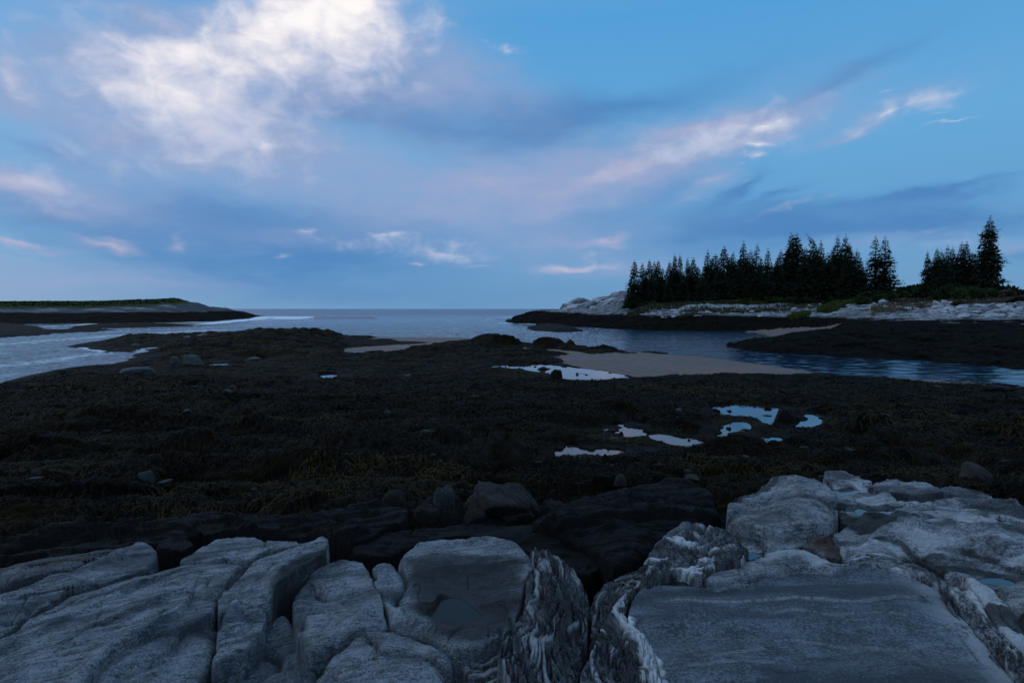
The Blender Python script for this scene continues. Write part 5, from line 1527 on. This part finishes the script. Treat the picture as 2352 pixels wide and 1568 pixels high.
# zoomed frame X, top Y, variant, depth, width factor, label
TREES = [
    (150, 303, 'slim', 128, 1.15, 'slim spruce at the seaward left end of the grove beside the pale rocks'),
    (197, 322, 'slim2', 134, 1.2, 'short narrow spruce second from the seaward end of the grove'),
    (232, 300, 'slim', 131, 1.1, 'narrow spruce third from the seaward end of the grove'),
    (268, 312, 'slim2', 136, 1.2, 'thin topped spruce fourth from the seaward end of the grove'),
    (290, 304, 'slim', 139, 1.0, 'spruce whose ragged top crowds the fourth one from the seaward end'),
    (347, 310, 'slim', 132, 1.25, 'spruce left of the taller spiky one in the left third of the grove'),
    (402, 268, 'pair', 133, .75, 'spiky spruce with a doubled top, tallest in the left third of the grove'),
    (450, 295, 'slim2', 138, 1.1, 'thin spruce just right of the spiky double topped one'),
    (483, 290, 'slim', 134, 1.1, 'spruce with a clean pointed top before the dip in the grove'),
    (515, 338, 'slim', 132, 1.2, 'low spruce filling the dip in the left part of the grove'),
    (562, 245, 'full2', 133, .8, 'spruce with a broad shelf of boughs near its top right of the dip'),
    (600, 268, 'slim', 130, 1.4, 'spruce leaning its boughs against the shelf topped one'),
    (655, 225, 'slim', 135, 1.2, 'dark knobby topped spruce rising left of the grove centre'),
    (712, 255, 'full2', 132, .75, 'rounded spruce between the knobby topped and the broad central one'),
    (765, 195, 'full', 131, .95, 'tall broad central spruce with a dense pointed crown'),
    (828, 212, 'thin', 137, 1.0, 'thin see-through spruce standing right of the broad central one'),
    (905, 235, 'full2', 130, .9, 'neat cone shaped spruce at the centre right of the grove'),
    (1012, 147, 'full', 128, .85, 'highest spiky spruce of the grove, right of the cone shaped one'),
    (1034, 160, 'slim', 131, 1.1, 'spruce crowded close against the highest spiky one'),
    (1068, 152, 'slim', 127, 1.35, 'tall spruce forming the right half of the highest pair'),
    (1160, 158, 'bent', 126, 1.0, 'spruce whose very tip bends over to the left'),
    (1203, 190, 'full2', 124, .75, 'spruce immediately right of the one with the bent tip'),
    (1287, 165, 'full', 122, .8, 'left one of the two equal spruces near the right end of the grove'),
    (1320, 160, 'full3', 121, .85, 'right one of the two equal spruces near the right end of the grove'),
    (1388, 245, 'full3', 117, 1.05, 'lower wide spruce sloping down at the right end of the grove'),
    (1538, 163, 'twin', 116, 1.0, 'free standing twin topped spruce with layered boughs in the gap'),
    (1805, 250, 'full3', 102, .75, 'leftmost spruce of the small group on the right'),
    (1838, 238, 'stout', 105, .65, 'squat dense spruce second from the left in the right hand group'),
    (1895, 222, 'full2', 102, .95, 'broad dark spruce in the middle of the right hand group'),
    (1972, 200, 'full', 104, .75, 'pointed spruce left of the tallest tree'),
    (1998, 200, 'slim', 106, 1.2, 'narrow spruce touching the left side of the tallest tree'),
    (2125, 58, 'old', 100, .86, 'tallest old spruce of all with a bare lower trunk at the right'),
    # the body of the grove between the tops
    (215, 385, 'full', 129, .9, 'dark spruce packed low behind the seaward trees'),
    (310, 372, 'full2', 130, .9, 'dark spruce packed low between the fourth and the spiky double topped one'),
    (375, 350, 'full', 135, .9, 'dark spruce deep behind the spiky double topped one'),
    (468, 352, 'full2', 136, .9, 'dark spruce deep left of the dip'),
    (590, 320, 'full', 136, 1.0, 'dark spruce deep behind the shelf topped one'),
    (688, 300, 'full3', 136, .8, 'dark spruce deep behind the rounded one'),
    (800, 275, 'full', 137, .85, 'dark spruce deep right of the broad central one'),
    (870, 310, 'full3', 135, .8, 'dark spruce deep left of the cone shaped one'),
    (965, 270, 'full', 134, .8, 'dark spruce deep between the cone shaped one and the highest pair'),
    (1115, 255, 'full3', 133, .8, 'dark spruce deep between the highest pair and the bent tipped one'),
    (1180, 260, 'full3', 131, .9, 'dark spruce deep behind the bent tipped one'),
    (1262, 255, 'full', 128, .9, 'dark spruce deep left of the two equal ones'),
    (1345, 235, 'full3', 126, .8, 'dark spruce deep behind the low wide one at the right end'),
    (1425, 330, 'full3', 117, .8, 'last low spruce at the right end of the grove'),
    (1870, 275, 'full3', 108, .8, 'dark spruce deep in the right hand group'),
    (1935, 255, 'full3', 108, .8, 'dark spruce deep left of the pointed one in the right hand group'),
    (250, 400, 'full2', 127, .8, 'bushy low spruce in front of the seaward trees'),
    (345, 420, 'full2', 126, .8, 'bushy low spruce in front of the left third of the grove'),
    (430, 400, 'full', 127, .8, 'dense spruce at the front foot of the spiky double topped one'),
    (530, 395, 'full3', 126, .8, 'dense spruce at the front below the dip in the grove'),
    (640, 350, 'full3', 125, .95, 'dense wide spruce at the front left of the grove centre'),
    (740, 330, 'full2', 125, 1.0, 'wide spruce at the front under the broad central one'),
    (850, 350, 'full3', 124, .9, 'wide spruce at the front under the see-through one'),
    (950, 320, 'wide', 123, .85, 'wide spruce at the front right of the cone shaped one'),
    (1110, 300, 'wide', 121, .9, 'wide dark spruce at the front below the bent tipped one'),
    (1240, 290, 'wide', 120, .85, 'wide dark spruce at the front between the bent tipped and the equal pair'),
    (1340, 330, 'full3', 117, .85, 'low dark spruce at the front under the two equal ones'),
    (1020, 300, 'full3', 134, 1.0, 'dark spruce deep behind the highest spiky pair'),
    (700, 330, 'full', 140, 1.2, 'dark spruce deep behind the centre of the grove'),
    (2050, 260, 'stout', 104, .6, 'dark spruce filling the gap left of the tallest tree'),
]
for (X, Y, var, d, wf, lab) in TREES:
    fill = any(k in lab for k in ('deep', 'packed', 'front'))
    px = 1392.4 + X * .408; py = 470.4 + (Y - (26 if fill else 0)) * .408
    x, y = at_depth(px, d)
    _, ry, rz_ = ray(px, py)
    ztop = EYE + d * float(rz_ / ry)
    zb = float(head_z(np.array([x]), np.array([y]))[0]) - .15
    h = (ztop - zb) / 10
    w = h * wf * (1.25 if fill else 1.22 if 'slim' in var else 1.04) * random.uniform(.88, 1.16)
    tree_thing('spruce_tree', lab, *VAR[var], (x, y, zb), (w, w * random.uniform(.85, 1.1), h), 0.0 if var in ('twin', 'bent', 'pair') else random.uniform(0, 6.28), 'spruce trees on the headland')


# ------------------------------------------------------------------ bushes, round tree, grass
def bush_mesh(seed, n=2600, lobes=9, leaf=.16):
    r = np.random.default_rng(seed)
    C = []
    N = []
    for k in range(lobes):
        c = np.array([r.uniform(-.7, .7), r.uniform(-.6, .6), r.uniform(.15, .55)])
        rad = r.uniform(.28, .5)
        m = n // lobes
        v = unit(r.normal(0, 1, (m, 3))); v[:, 2] = np.abs(v[:, 2]) * 1.0 - .15
        C.append(c + v * rad * (1 - .45 * r.random((m, 1)) ** 2)); N.append(v)
    C = np.vstack(C); N = np.vstack(N)
    C[:, 2] = np.maximum(C[:, 2], 0)
    D = unit(N + r.normal(0, .7, N.shape)); S = unit(np.cross(D, r.normal(0, 1, N.shape)))
    L = r.uniform(.6, 1.4, len(C)) * leaf
    return cards(C, D, S, L, L * .7)


BM = [me_of('foliage', bush_mesh(20 + k), M['bush']) for k in range(3)]
BD = [me_of('foliage', bush_mesh(30 + k), M['bush_dark']) for k in range(3)]
BG = [me_of('foliage', bush_mesh(40 + k, 1500, 6), M['dry_grass']) for k in range(2)]
# px, depth, width, depth size, height, kind, label
BUSHES = [
    (1560, 124, 3.0, 2, 1.0, 'd', 'low dark bush at the seaward foot of the grove'), (1640, 123, 3.2, 2, 1.1, 'd', 'low dark bush between the ledge and the left third of the grove'),
    (1725, 122, 3.0, 2, 1.3, 'b', 'olive bush at the foot of the broad central spruce'), (1790, 120, 3.2, 2, 1.5, 'b', 'olive bush under the highest spiky pair of spruces'),
    (1850, 118, 3.6, 2, 1.5, 'd', 'dark bush under the spruce with the bent tip'), (1925, 116, 4.0, 2, 1.5, 'd', 'dark bush behind the bright grass tuft'),
    (1995, 106, 3.0, 2.0, 1.6, 'b', 'bright green bush at the left end of the bush belt'), (2040, 105, 3.2, 2.0, 2.0, 'b', 'green bush right of the free standing twin topped spruce'),
    (2030, 112, 5.0, 2.4, 2.1, 'd', 'dark bush behind the left end of the bush belt'), (2085, 104, 3.0, 2.0, 2.0, 'b', 'green bush in the gap between grove and right hand group'),
    (2110, 108, 4.6, 2.4, 2.8, 'd', 'dark bush left of the right hand spruce group'), (2150, 103, 4.0, 2.4, 3.2, 'd', 'tall dark bush under the leftmost spruces of the right group'),
    (2190, 98, 3.2, 2.2, 3.0, 'd', 'high bush under the middle of the right hand spruce group'), (2215, 95, 2.7, 1.8, 2.6, 'b', 'bright bush above the boulder beach'),
    (2165, 97, 2.4, 1.8, 1.8, 'd', 'small dark bush just above the upright white rocks'), (2205, 90, 1.6, 1.2, 1.3, 'b', 'small bright bush reaching down into the boulders'),
    (2245, 96, 2.6, 2.0, 2.4, 'b', 'bush right below the trunk of the tallest tree'), (2080, 100, 2.8, 1.6, 1.3, 'g', 'brown grassy bush above the shelving pale ledges'),
    (2290, 97, 3.0, 2.0, 1.7, 'g', 'tan grassy thicket right of the tallest tree'), (2330, 98, 3.4, 2.0, 1.8, 'd', 'dark bush at the right edge of the frame'),
    (2345, 92, 2.6, 1.6, 1.2, 'd', 'low dark bush above the boulders at the right edge'), (2300, 106, 4, 3, 1.5, 'g', 'dry grassy rise behind the tan thicket'),
    (2390, 96, 3.4, 2.0, 1.6, 'b', 'green bush just past the right edge of the frame'), (1500, 125, 2.4, 1.6, .8, 'b', 'small light green bush under the seaward spruces'),
    (1960, 112, 3.5, 2.0, 1.3, 'd', 'dark bush where the grove meets the bush belt'), (1690, 122, 2.6, 1.4, .9, 'g', 'brown grassy tuft left of the grove centre'),
]
for (px, d, w, dp, h, kd, lab) in BUSHES:
    if px > 2370: continue
    x, y = at_depth(px, d)
    me = random.choice({'b': BM, 'd': BD, 'g': BG}[kd])
    o = bpy.data.objects.new('bush', me)
    COL.objects.link(o)
    o.location = (x, y, float(head_z(np.array([x]), np.array([y]))[0]) - .2)
    o.scale = (w, dp, h * 1.05)
    tag(o, lab, 'bush', 'bushes along the headland')

r_ = np.random.default_rng(77)
rt = mesh_np('round_tree', *[a for a in bush_mesh(50, 1500, 7)], M['bush_dark'], smooth=False)
x, y = at_depth(2302, 175)
rt.location = (x, y, 7.0); rt.scale = (1.7, 1.7, 4.6)
tag(rt, 'small distant round tree right of the tallest spruce', 'tree')
fw_V, fw_F, off = [], [], 0
for k in range(30):
    v_, f_ = bush_mesh(60 + k % 5, 500, 5, .22)
    px = r_.uniform(2275, 2760); d = r_.uniform(230, 300)
    x, y = at_depth(px, d)
    zt = 7.2 + (d - 230) * .01
    fw_V.append(v_ * np.array([9, 6, r_.uniform(4.2, 6.6)]) + np.array([x, y, zt])); fw_F.append(f_ + off); off += len(v_)
o = mesh_np('far_woods', np.vstack(fw_V), np.vstack(fw_F), M['bush_dark'], smooth=False)
tag(o, 'dark line of far woods at the right horizon', 'woods', kind='stuff')
fw_V, fw_F, off = [], [], 0
for k in range(46):
    v_, f_ = bush_mesh(60 + k % 5, 500, 5, .22)
    px = r_.uniform(2000, 2330); d = r_.uniform(150, 190)
    x, y = at_depth(px, d)
    fw_V.append(v_ * np.array([5, 4, r_.uniform(1.6, 2.8)]) + np.array([x, y, float(head_z(np.array([x]), np.array([y]))[0]) - .3])); fw_F.append(f_ + off); off += len(v_)
o = mesh_np('thicket', np.vstack(fw_V), np.vstack(fw_F), M['bush_dark'], smooth=False)
tag(o, 'low dark thicket on the skyline behind the bushes', 'thicket', kind='stuff')


def blades(pts, h, w, mat, name, label, seed, lean=.35):
    r = np.random.default_rng(seed)
    n = len(pts)
    a = r.uniform(0, 6.28, n)
    D = unit(np.column_stack([np.cos(a) * lean, np.sin(a) * lean, np.ones(n)]) + r.normal(0, .12, (n, 3)))
    S = unit(np.column_stack([-np.sin(a), np.cos(a), np.zeros(n)]))
    L = h * r.uniform(.5, 1.25, n)
    V, Fc = cards(pts, D, S, L, np.full(n, w))
    o = mesh_np(name, V, Fc, mat, smooth=False)
    tag(o, label, 'grass', kind='stuff')
    return o


def scatter_px(n, px0, px1, d0, d1, seed, fn=head_z, ellip=True):
    r = np.random.default_rng(seed)
    u = r.uniform(-1, 1, n * 2); v = r.uniform(-1, 1, n * 2)
    m = (u * u + v * v < 1) if ellip else np.ones(n * 2, bool)
    u, v = u[m][:n], v[m][:n]
    d = (d0 + d1) / 2 + v * (d1 - d0) / 2; px = (px0 + px1) / 2 + u * (px1 - px0) / 2
    x, y = (px - 1176) / F * d, d
    return np.column_stack([x, y, fn(x, y) - .05])


blades(scatter_px(5000, 1876, 1965, 107, 112, 1), 1.05, .10, M['grass'], 'grass', 'bright green grass tuft under the grove', 2)
blades(scatter_px(3000, 1808, 1862, 105.5, 109, 3), .75, .10, M['grass'], 'grass', 'small bright grass patch on the pale ledge', 4)
blades(np.vstack([scatter_px(9000, 1440, 2010, 119, 123, 5, ellip=False), scatter_px(2500, 1560, 1880, 112, 116, 6, ellip=False)]), .7, .14, M['fringe'], 'grass', 'dull green and brown grass fringe between the ledge and the grove', 7)
blades(scatter_px(9000, 2000, 2460, 92, 101, 8, ellip=False), .8, .10, M['dry_grass'], 'grass', 'dry grass behind the boulder beach', 9)


def isl_z(x, y):
    px = 1176 + F * x / y
    i = np.clip(np.interp(y, ds3, np.arange(nr3)).astype(int), 0, nr3 - 1); j = np.clip(np.interp(px, pxs3, np.arange(nc3)).astype(int), 0, nc3 - 1)
    return ISZ[i, j]


gp = scatter_px(26000, -120, 470, 178, 236, 10, isl_z, False)
gpx = 1176 + F * gp[:, 0] / gp[:, 1]
gp = gp[gp[:, 2] > np.interp(gpx, [-700, 0, 200, 330, 400, 445, 470], [4.7, 4.7, 4.8, 5.5, 6.1, 7.0, 30])]
M['turf'] = leaf_mat('island_turf', (.014, .026, .006), (.045, .06, .014), .15)
blades(gp, .55, .55, M['turf'], 'turf', 'green turf and low shrubs on top of the island', 11, 1.2)


# ------------------------------------------------------------------ boulders
def ico(sub):
    t = (1 + 5 ** .5) / 2
    V = [(-1, t, 0), (1, t, 0), (-1, -t, 0), (1, -t, 0), (0, -1, t), (0, 1, t), (0, -1, -t), (0, 1, -t), (t, 0, -1), (t, 0, 1), (-t, 0, -1), (-t, 0, 1)]
    Fc = [(0, 11, 5), (0, 5, 1), (0, 1, 7), (0, 7, 10), (0, 10, 11), (1, 5, 9), (5, 11, 4), (11, 10, 2), (10, 7, 6), (7, 1, 8), (3, 9, 4), (3, 4, 2), (3, 2, 6), (3, 6, 8), (3, 8, 9), (4, 9, 5), (2, 4, 11), (6, 2, 10), (8, 6, 7), (9, 8, 1)]
    V = [np.array(v) / np.linalg.norm(v) for v in V]
    for _ in range(sub):
        mid = {}; nf = []
        def md(a, b):
            k = (min(a, b), max(a, b))
            if k not in mid:
                m = V[a] + V[b]; V.append(m / np.linalg.norm(m)); mid[k] = len(V) - 1
            return mid[k]
        for a, b, c in Fc:
            x_, y_, z_ = md(a, b), md(b, c), md(c, a)
            nf += [(a, x_, z_), (b, y_, x_), (c, z_, y_), (x_, y_, z_)]
        Fc = nf
    return np.array(V), np.array(Fc)


ICO = {k: ico(k) for k in (2, 3, 4, 5)}


def boulder_vf(seed, sub=4, planes=11, soft=9, rough=.05):
    r = np.random.default_rng(seed)
    V, Fc = ICO[sub]
    n = unit(r.normal(0, 1, (planes, 3))); n[0] = (0.1, -.1, 1); n = unit(n)
    dd = r.uniform(.62, 1.0, planes); dd[0] = .8
    dots = np.maximum(V @ n.T, 1e-3)
    rad = dd[None] / dots
    R_ = (np.sum(rad ** -soft, 1)) ** (-1 / soft)
    R_ = np.minimum(R_, 1.25)
    a = fbm(V[:, 0] * 2 + V[:, 2] * 1.3 + seed, V[:, 1] * 2 - V[:, 2] * 1.1, 4, seed)
    b = fbm(V[:, 0] * 8 + V[:, 2] * 5 + seed, V[:, 1] * 8 - V[:, 2] * 5, 3, seed + 1)
    return V * (R_ * (1 + rough * 1.6 * a + rough * .5 * b))[:, None], Fc


def place_boulder(label, box, mat, seed, sub=5, group=None, zf=None, lift=0.0, rz=None, name='boulder', planes=11, soft=9, rough=.05, dz=None):
    """box: frame x0,x1,ytop,ybottom; stands where the sight line to its foot meets the ground"""
    x0, x1, yt, yb = box
    px = (x0 + x1) / 2
    fn = zf or ground_z
    z = 1.0
    q = unp(px, yb, z)
    dlo, dhi = 3.3, 260
    _, ry, rz0 = ray(px, yb)
    dgrid = np.linspace(dlo, dhi if zf else 90, 4000)
    zr = EYE + dgrid * float(rz0 / ry)
    zg = fn((px - 1176) / F * dgrid, dgrid)
    k = np.argmax(zr <= zg)
    d = dgrid[k] if zr[k] <= zg[k] else 5.0
    w = (x1 - x0) / F * d; h = (yb - yt) / F * d
    d2 = d + w * .28
    x, y = at_depth(px, d2)
    V, Fc = boulder_vf(seed, sub, planes, soft, rough)
    V = V * np.array([w / 2 / max(np.abs(V[:, 0]).max(), .1), w * .36 / .9, 1])
    zt = h * 1.0 / V[:, 2].max()
    V[:, 2] *= zt * 1.0
    V[:, 2] = np.maximum(V[:, 2], -h * .5)
    o = mesh_np(name, V, Fc, M[mat], {k_: np.zeros(len(V)) for k_ in ('layer', 'vein', 'dark', 'rust')})
    zz_ = zg[k] if dz is None else dz
    o.location = (x, y, zz_ + lift)
    tag(o, label, 'boulder', group)
    return o


M['greenish'] = rock_mat('greenish_boulder', (.018, .021, .021), (.065, .07, .068), grain=.4, brown=.1)
GB = 'boulders among the seaweed'
for i, (lab, box, mat) in enumerate([
    ('large flat topped brown boulder in front of the seaweed flat', (1056, 1290, 1136, 1190), 'brown'),
    ('upright squarish grey boulder left of the large flat topped brown one', (984, 1042, 1118, 1172), 'greenish'),
    ('rounded brown boulder at the left end of the brown stones', (872, 935, 1130, 1165), 'brown'),
    ('small rounded boulder in front of the upright squarish one', (944, 1010, 1160, 1205), 'brown'),
    ('low brown stone in front of the large flat topped boulder', (1054, 1120, 1172, 1200), 'brown'),
    ('flat brown stone right of the low one at the foot of the large boulder', (1120, 1230, 1176, 1202), 'brown'),
    ('brown boulder leaning on the left foot of the black hump', (1220, 1330, 1154, 1196), 'brown'),
    ('pale slab of stone near the shore at the left', (262, 352, 846, 860), 'greenish'),
    ('greenish boulder on the near side of the big weed mound', (414, 466, 814, 836), 'greenish'),
    ('small greenish stone left of the greenish boulder', (385, 414, 818, 834), 'greenish'),
    ('flat pale stone above the pale pool behind the boulders', (555, 602, 820, 830), 'greenish'),
    ('small pale stone in front of the pale pool', (640, 664, 841, 848), 'brown'),
    ('small pale stone at the water edge near the left tongue', (295, 325, 789, 796), 'greenish'),
    ('pale rounded stone at the left on the weed', (50, 84, 1078, 1094), 'brown'),
    ('pale rounded stone in the weed right of the left puddle', (305, 345, 1085, 1104), 'greenish'),
    ('weathered boulder standing alone in the weed at the far right', (2218, 2290, 1070, 1098), 'brown'),
    ('dark boulder in the largest tide pool at its right shore', (1782, 1832, 934, 966), 'slab_black'),
    ('dark pointed boulder at the foot of the largest tide pool', (1822, 1850, 954, 975), 'slab_black'),
    ('small stone standing in the middle of the largest tide pool', (1755, 1784, 955, 964), 'slab_black'),
    ('small round stone in the nearest pool of the right cluster', (1735, 1758, 1004, 1018), 'slab_black'),
    ('dark stone standing in the long bright tide pool', (1228, 1260, 843, 853), 'slab_black'),
    ('dark pointed rock on the near shore of the long bright pool', (1262, 1296, 848, 868), 'slab_black'),
    ('pale stone in the water at the right end of the long bright pool', (1320, 1334, 855, 864), 'greenish'),
    ('brown rounded stone in the weed above the black hump', (1560, 1600, 1080, 1098), 'brown'),
    ('light stone in the weed left of the black hump', (1410, 1446, 1102, 1118), 'brown'),
    ('rounded dark rock at the right end of the near sand strip', (2270, 2340, 886, 900), 'slab_black'),
]):
    place_boulder(lab, box, mat, 600 + i * 7, sub=5 if i < 7 else 4, group=GB, planes=16 if i < 7 else 12, soft=9, rough=.11 if i < 7 else .06)

# stones scattered over the flat, each alike
rs = np.random.default_rng(5)
stone_me = []
for k in range(6):
    V, Fc = boulder_vf(900 + k, 3, 10, 9)
    V[:, 2] *= .6
    o = mesh_np('stone', V, Fc, M['greenish' if k % 2 else 'brown'], {k_: np.zeros(len(V)) for k_ in ('layer', 'vein', 'dark', 'rust')}, link=False)
    stone_me.append(o.data); bpy.data.objects.remove(o)
for k in range(150):
    d = math.exp(rs.uniform(math.log(6.5), math.log(34)))
    px = rs.uniform(-20, 2370)
    x, y = at_depth(px, d)
    z = float(ground_z(np.array([x]), np.array([y]))[0])
    if z < .12: continue
    o = bpy.data.objects.new('stone', stone_me[rs.integers(6)])
    COL.objects.link(o)
    s = rs.uniform(.35, 1.0) ** 1.5 * .10 * (1 + d / 28)
    o.scale = (s, s * .8, s * rs.uniform(.5, .9)); o.rotation_euler = (rs.uniform(-.2, .2), rs.uniform(-.2, .2), rs.uniform(0, 6.28))
    o.location = (x, y, z + s * .1)
    tag(o, 'small stone lying loose in the seaweed', 'stone', 'small stones in the seaweed')

# the boulder beach on the right and loose blocks on the pale ledge
M['beach'] = rock_mat('pale_beach_rock', (.20, .20, .21), (.52, .51, .52), grain=.2, brown=.25)
M['beach2'] = rock_mat('grey_beach_rock', (.09, .09, .10), (.27, .26, .265), grain=.2, brown=.35)
bm_ = []
for k in range(8):
    V, Fc = boulder_vf(950 + k, 3, 8, 16, .04)
    o = mesh_np('boulder', V, Fc, M['beach' if k % 8 < 5 else 'beach2'], {k_: np.zeros(len(V)) for k_ in ('layer', 'vein', 'dark', 'rust')}, link=False)
    bm_.append(o.data); bpy.data.objects.remove(o)
rb = np.random.default_rng(9)
nb_ = 0
while nb_ < 285:
    if nb_ < 200:
        px = 2370 - abs(rb.normal(0, 1)) * 165; t = rb.uniform(0, 1)
        if px < 1990: continue
        d = np.interp(px, [1990, 2200, 2400], [98, 80.5, 77]) + t * 11
        s = rb.uniform(.22, .55) * rb.choice([1, 1, 1.3])
    else:
        px = rb.uniform(1480, 2100); t = rb.uniform(0, 1)
        d = np.interp(px, [1480, 1900, 2100], [113, 107, 88]) + t * 9
        s = rb.uniform(.15, .5)
    x, y = at_depth(px, d)
    z = float(head_z(np.array([x]), np.array([y]))[0])
    o = bpy.data.objects.new('boulder', bm_[rb.integers(8)])
    COL.objects.link(o)
    o.scale = (s * rb.uniform(.9, 1.9), s, s * rb.uniform(.4, .9)); o.rotation_euler = (rb.uniform(-.3, .3), rb.uniform(-.35, .2), rb.uniform(-.7, .7))
    o.location = (x, y, z + s * .15)
    if nb_ < 200:
        tag(o, 'angular pale boulder heaped on the right hand shore', 'boulder', 'pale boulders heaped on the right shore')
    else:
        tag(o, 'loose pale block lying on the headland ledges', 'boulder', 'loose blocks on the headland ledges')
    nb_ += 1
x, y = at_depth(2168, 91)
for k, (dx, s, hh, tilt, lab) in enumerate([(-1.4, .8, .5, .5, 'white leaning slab left of the upright white rocks'), (0, .5, .95, -.35, 'upright white rock standing proud above the boulder beach'), (.9, .5, .6, .3, 'white rock right beside the upright one')]):
    o = bpy.data.objects.new('boulder', bm_[k]); COL.objects.link(o)
    o.location = (x + dx, y, float(head_z(np.array([x + dx]), np.array([y]))[0]) + .3)
    o.scale = (s, s * .7, hh); o.rotation_euler = (0, tilt, .2)
    tag(o, lab, 'boulder', 'upright white rocks above the beach')

# white outcrop of the headland: tilted blocks
ob_ = np.random.default_rng(19)
for k in range(46):
    px = ob_.uniform(1300, 1470); d = np.interp(px, [1300, 1430, 1470], [160, 152, 128]) + ob_.uniform(-9, 4)
    x, y = at_depth(px, d)
    z = float(head_z(np.array([x]), np.array([y]))[0])
    if z < 3.4: continue
    s = ob_.uniform(.5, 1.3)
    o = bpy.data.objects.new('boulder', bm_[ob_.integers(8)]); COL.objects.link(o)
    o.scale = (s * 1.9, s, s * .7); o.rotation_euler = (ob_.uniform(-.2, .2), -.35 + ob_.uniform(-.2, .2), ob_.uniform(-.4, .4))
    o.location = (x, y, z + .1)
    tag(o, 'tilted pale block on the seaward outcrop of the headland', 'boulder', 'tilted blocks on the seaward outcrop')

# low islet on the horizon
V, Fc = boulder_vf(1200, 3, 9, 9)
o = mesh_np('islet', V * np.array([60, 20, 4.0]), Fc, M['slab_black'], {k_: np.zeros(len(V)) for k_ in ('layer', 'vein', 'dark', 'rust')})
x, y = at_depth(1290, 1500)
o.location = (x, y, -.3)
tag(o, 'low dark islet on the horizon off the headland', 'islet', kind='structure')

# ------------------------------------------------------------------ rockweed strands over the near flat
def strands(n, dmin, dmax, ln, wd, mat, label, seed, where=None, dens=None):
    r = np.random.default_rng(seed)
    d = np.exp(r.uniform(math.log(dmin), math.log(dmax), n))
    px = r.uniform(-60, 2410, n)
    x, y = (px - 1176) / F * d, d
    if where is not None:
        m = where(x, y); x, y, d = x[m], y[m], d[m]
    cl = fbm(x * 1.1, y * 1.1, 3, seed + 5)
    m = cl > -.25 + r.uniform(-.3, .3, len(x))
    x, y, d, cl = x[m], y[m], d[m], cl[m]
    e = .05
    gx = (ground_z(x + e, y) - ground_z(x - e, y)) / (2 * e); gy = (ground_z(x, y + e) - ground_z(x, y - e)) / (2 * e)
    a = np.arctan2(-gy, -gx) + fbm(x * 2, y * 2, 2, seed + 7) * 1.6 + r.normal(0, .35, len(x))
    L = ln * r.uniform(.5, 1.3, len(x)) * np.clip(d / 9, .7, 3.0)
    W = wd * r.uniform(.6, 1.3, len(x)) * np.clip(d / 7, .7, 5)
    k = 5
    pts = []
    cx, cy = x.copy(), y.copy(); ang = a.copy()
    for i in range(k):
        zz_ = ground_z(cx, cy) + .008 + .028 * math.sin(math.pi * i / (k - 1)) * np.clip(d / 8, .7, 2)
        pts.append(np.column_stack([cx, cy, zz_]))
        ang = ang + r.normal(0, .35, len(x))
        cx = cx + np.cos(ang) * L / k; cy = cy + np.sin(ang) * L / k
    pts = np.stack(pts, 1)
    S = np.column_stack([-np.sin(a), np.cos(a), r.uniform(-.3, .5, len(x))])[:, None]
    wprof = np.array([.6, 1, 1, .8, .15])[None, :, None]
    A = pts + S * W[:, None, None] * wprof * .5; B = pts - S * W[:, None, None] * wprof * .5
    ok_ = pts[..., 2].min(1) > .1
    for lab_, pp_, lv_ in POOLDATA:
        s_ = poly_sd(pts[:, 2, :2], U(pp_, lv_), 1.0)
        ok_ &= s_ < -.35
    A, B = A[ok_], B[ok_]
    V = np.stack([A, B], 2).reshape(-1, 3)
    base = np.arange(len(A))[:, None] * (2 * k) + 2 * np.arange(k - 1)[None]
    Fc = np.stack([base, base + 1, base + 3, base + 2], -1).reshape(-1, 4)
    o = mesh_np('seaweed', V, Fc, mat, smooth=True)
    tag(o, label, 'seaweed', kind='stuff')
    return o


strands(90000, 4.6, 30, .22, .012, M['rockweed'], 'dark rockweed strands draped over the flat', 1000)
M['weed_gold'] = leaf_mat('golden_rockweed', (.008, .0048, .001), (.040, .024, .0035), 3)
gold = [(720, 1150, 1.3), (880, 1110, .8), (1290, 1170, .35), (1700, 1100, .8), (1500, 1010, 1.0), (2000, 960, 1.8), (2200, 1000, 1.6), (700, 980, .8), (250, 900, 2.0), (1600, 900, 2.4), (100, 1120, .6), (2250, 1120, .9)]


def gold_where(x, y):
    m = np.zeros(len(x), bool)
    for px, py, rad in gold:
        z = 1.2
        for _ in range(6):
            q = unp(px, py, z); z = float(base_z(q[1]))
        m |= ((x - q[0]) / (rad * 1.6)) ** 2 + ((y - q[1]) / rad) ** 2 < 1
    return m


strands(150000, 4.8, 32, .20, .012, M['weed_gold'], 'golden brown rockweed tufts among the darker weed', 2000, gold_where)
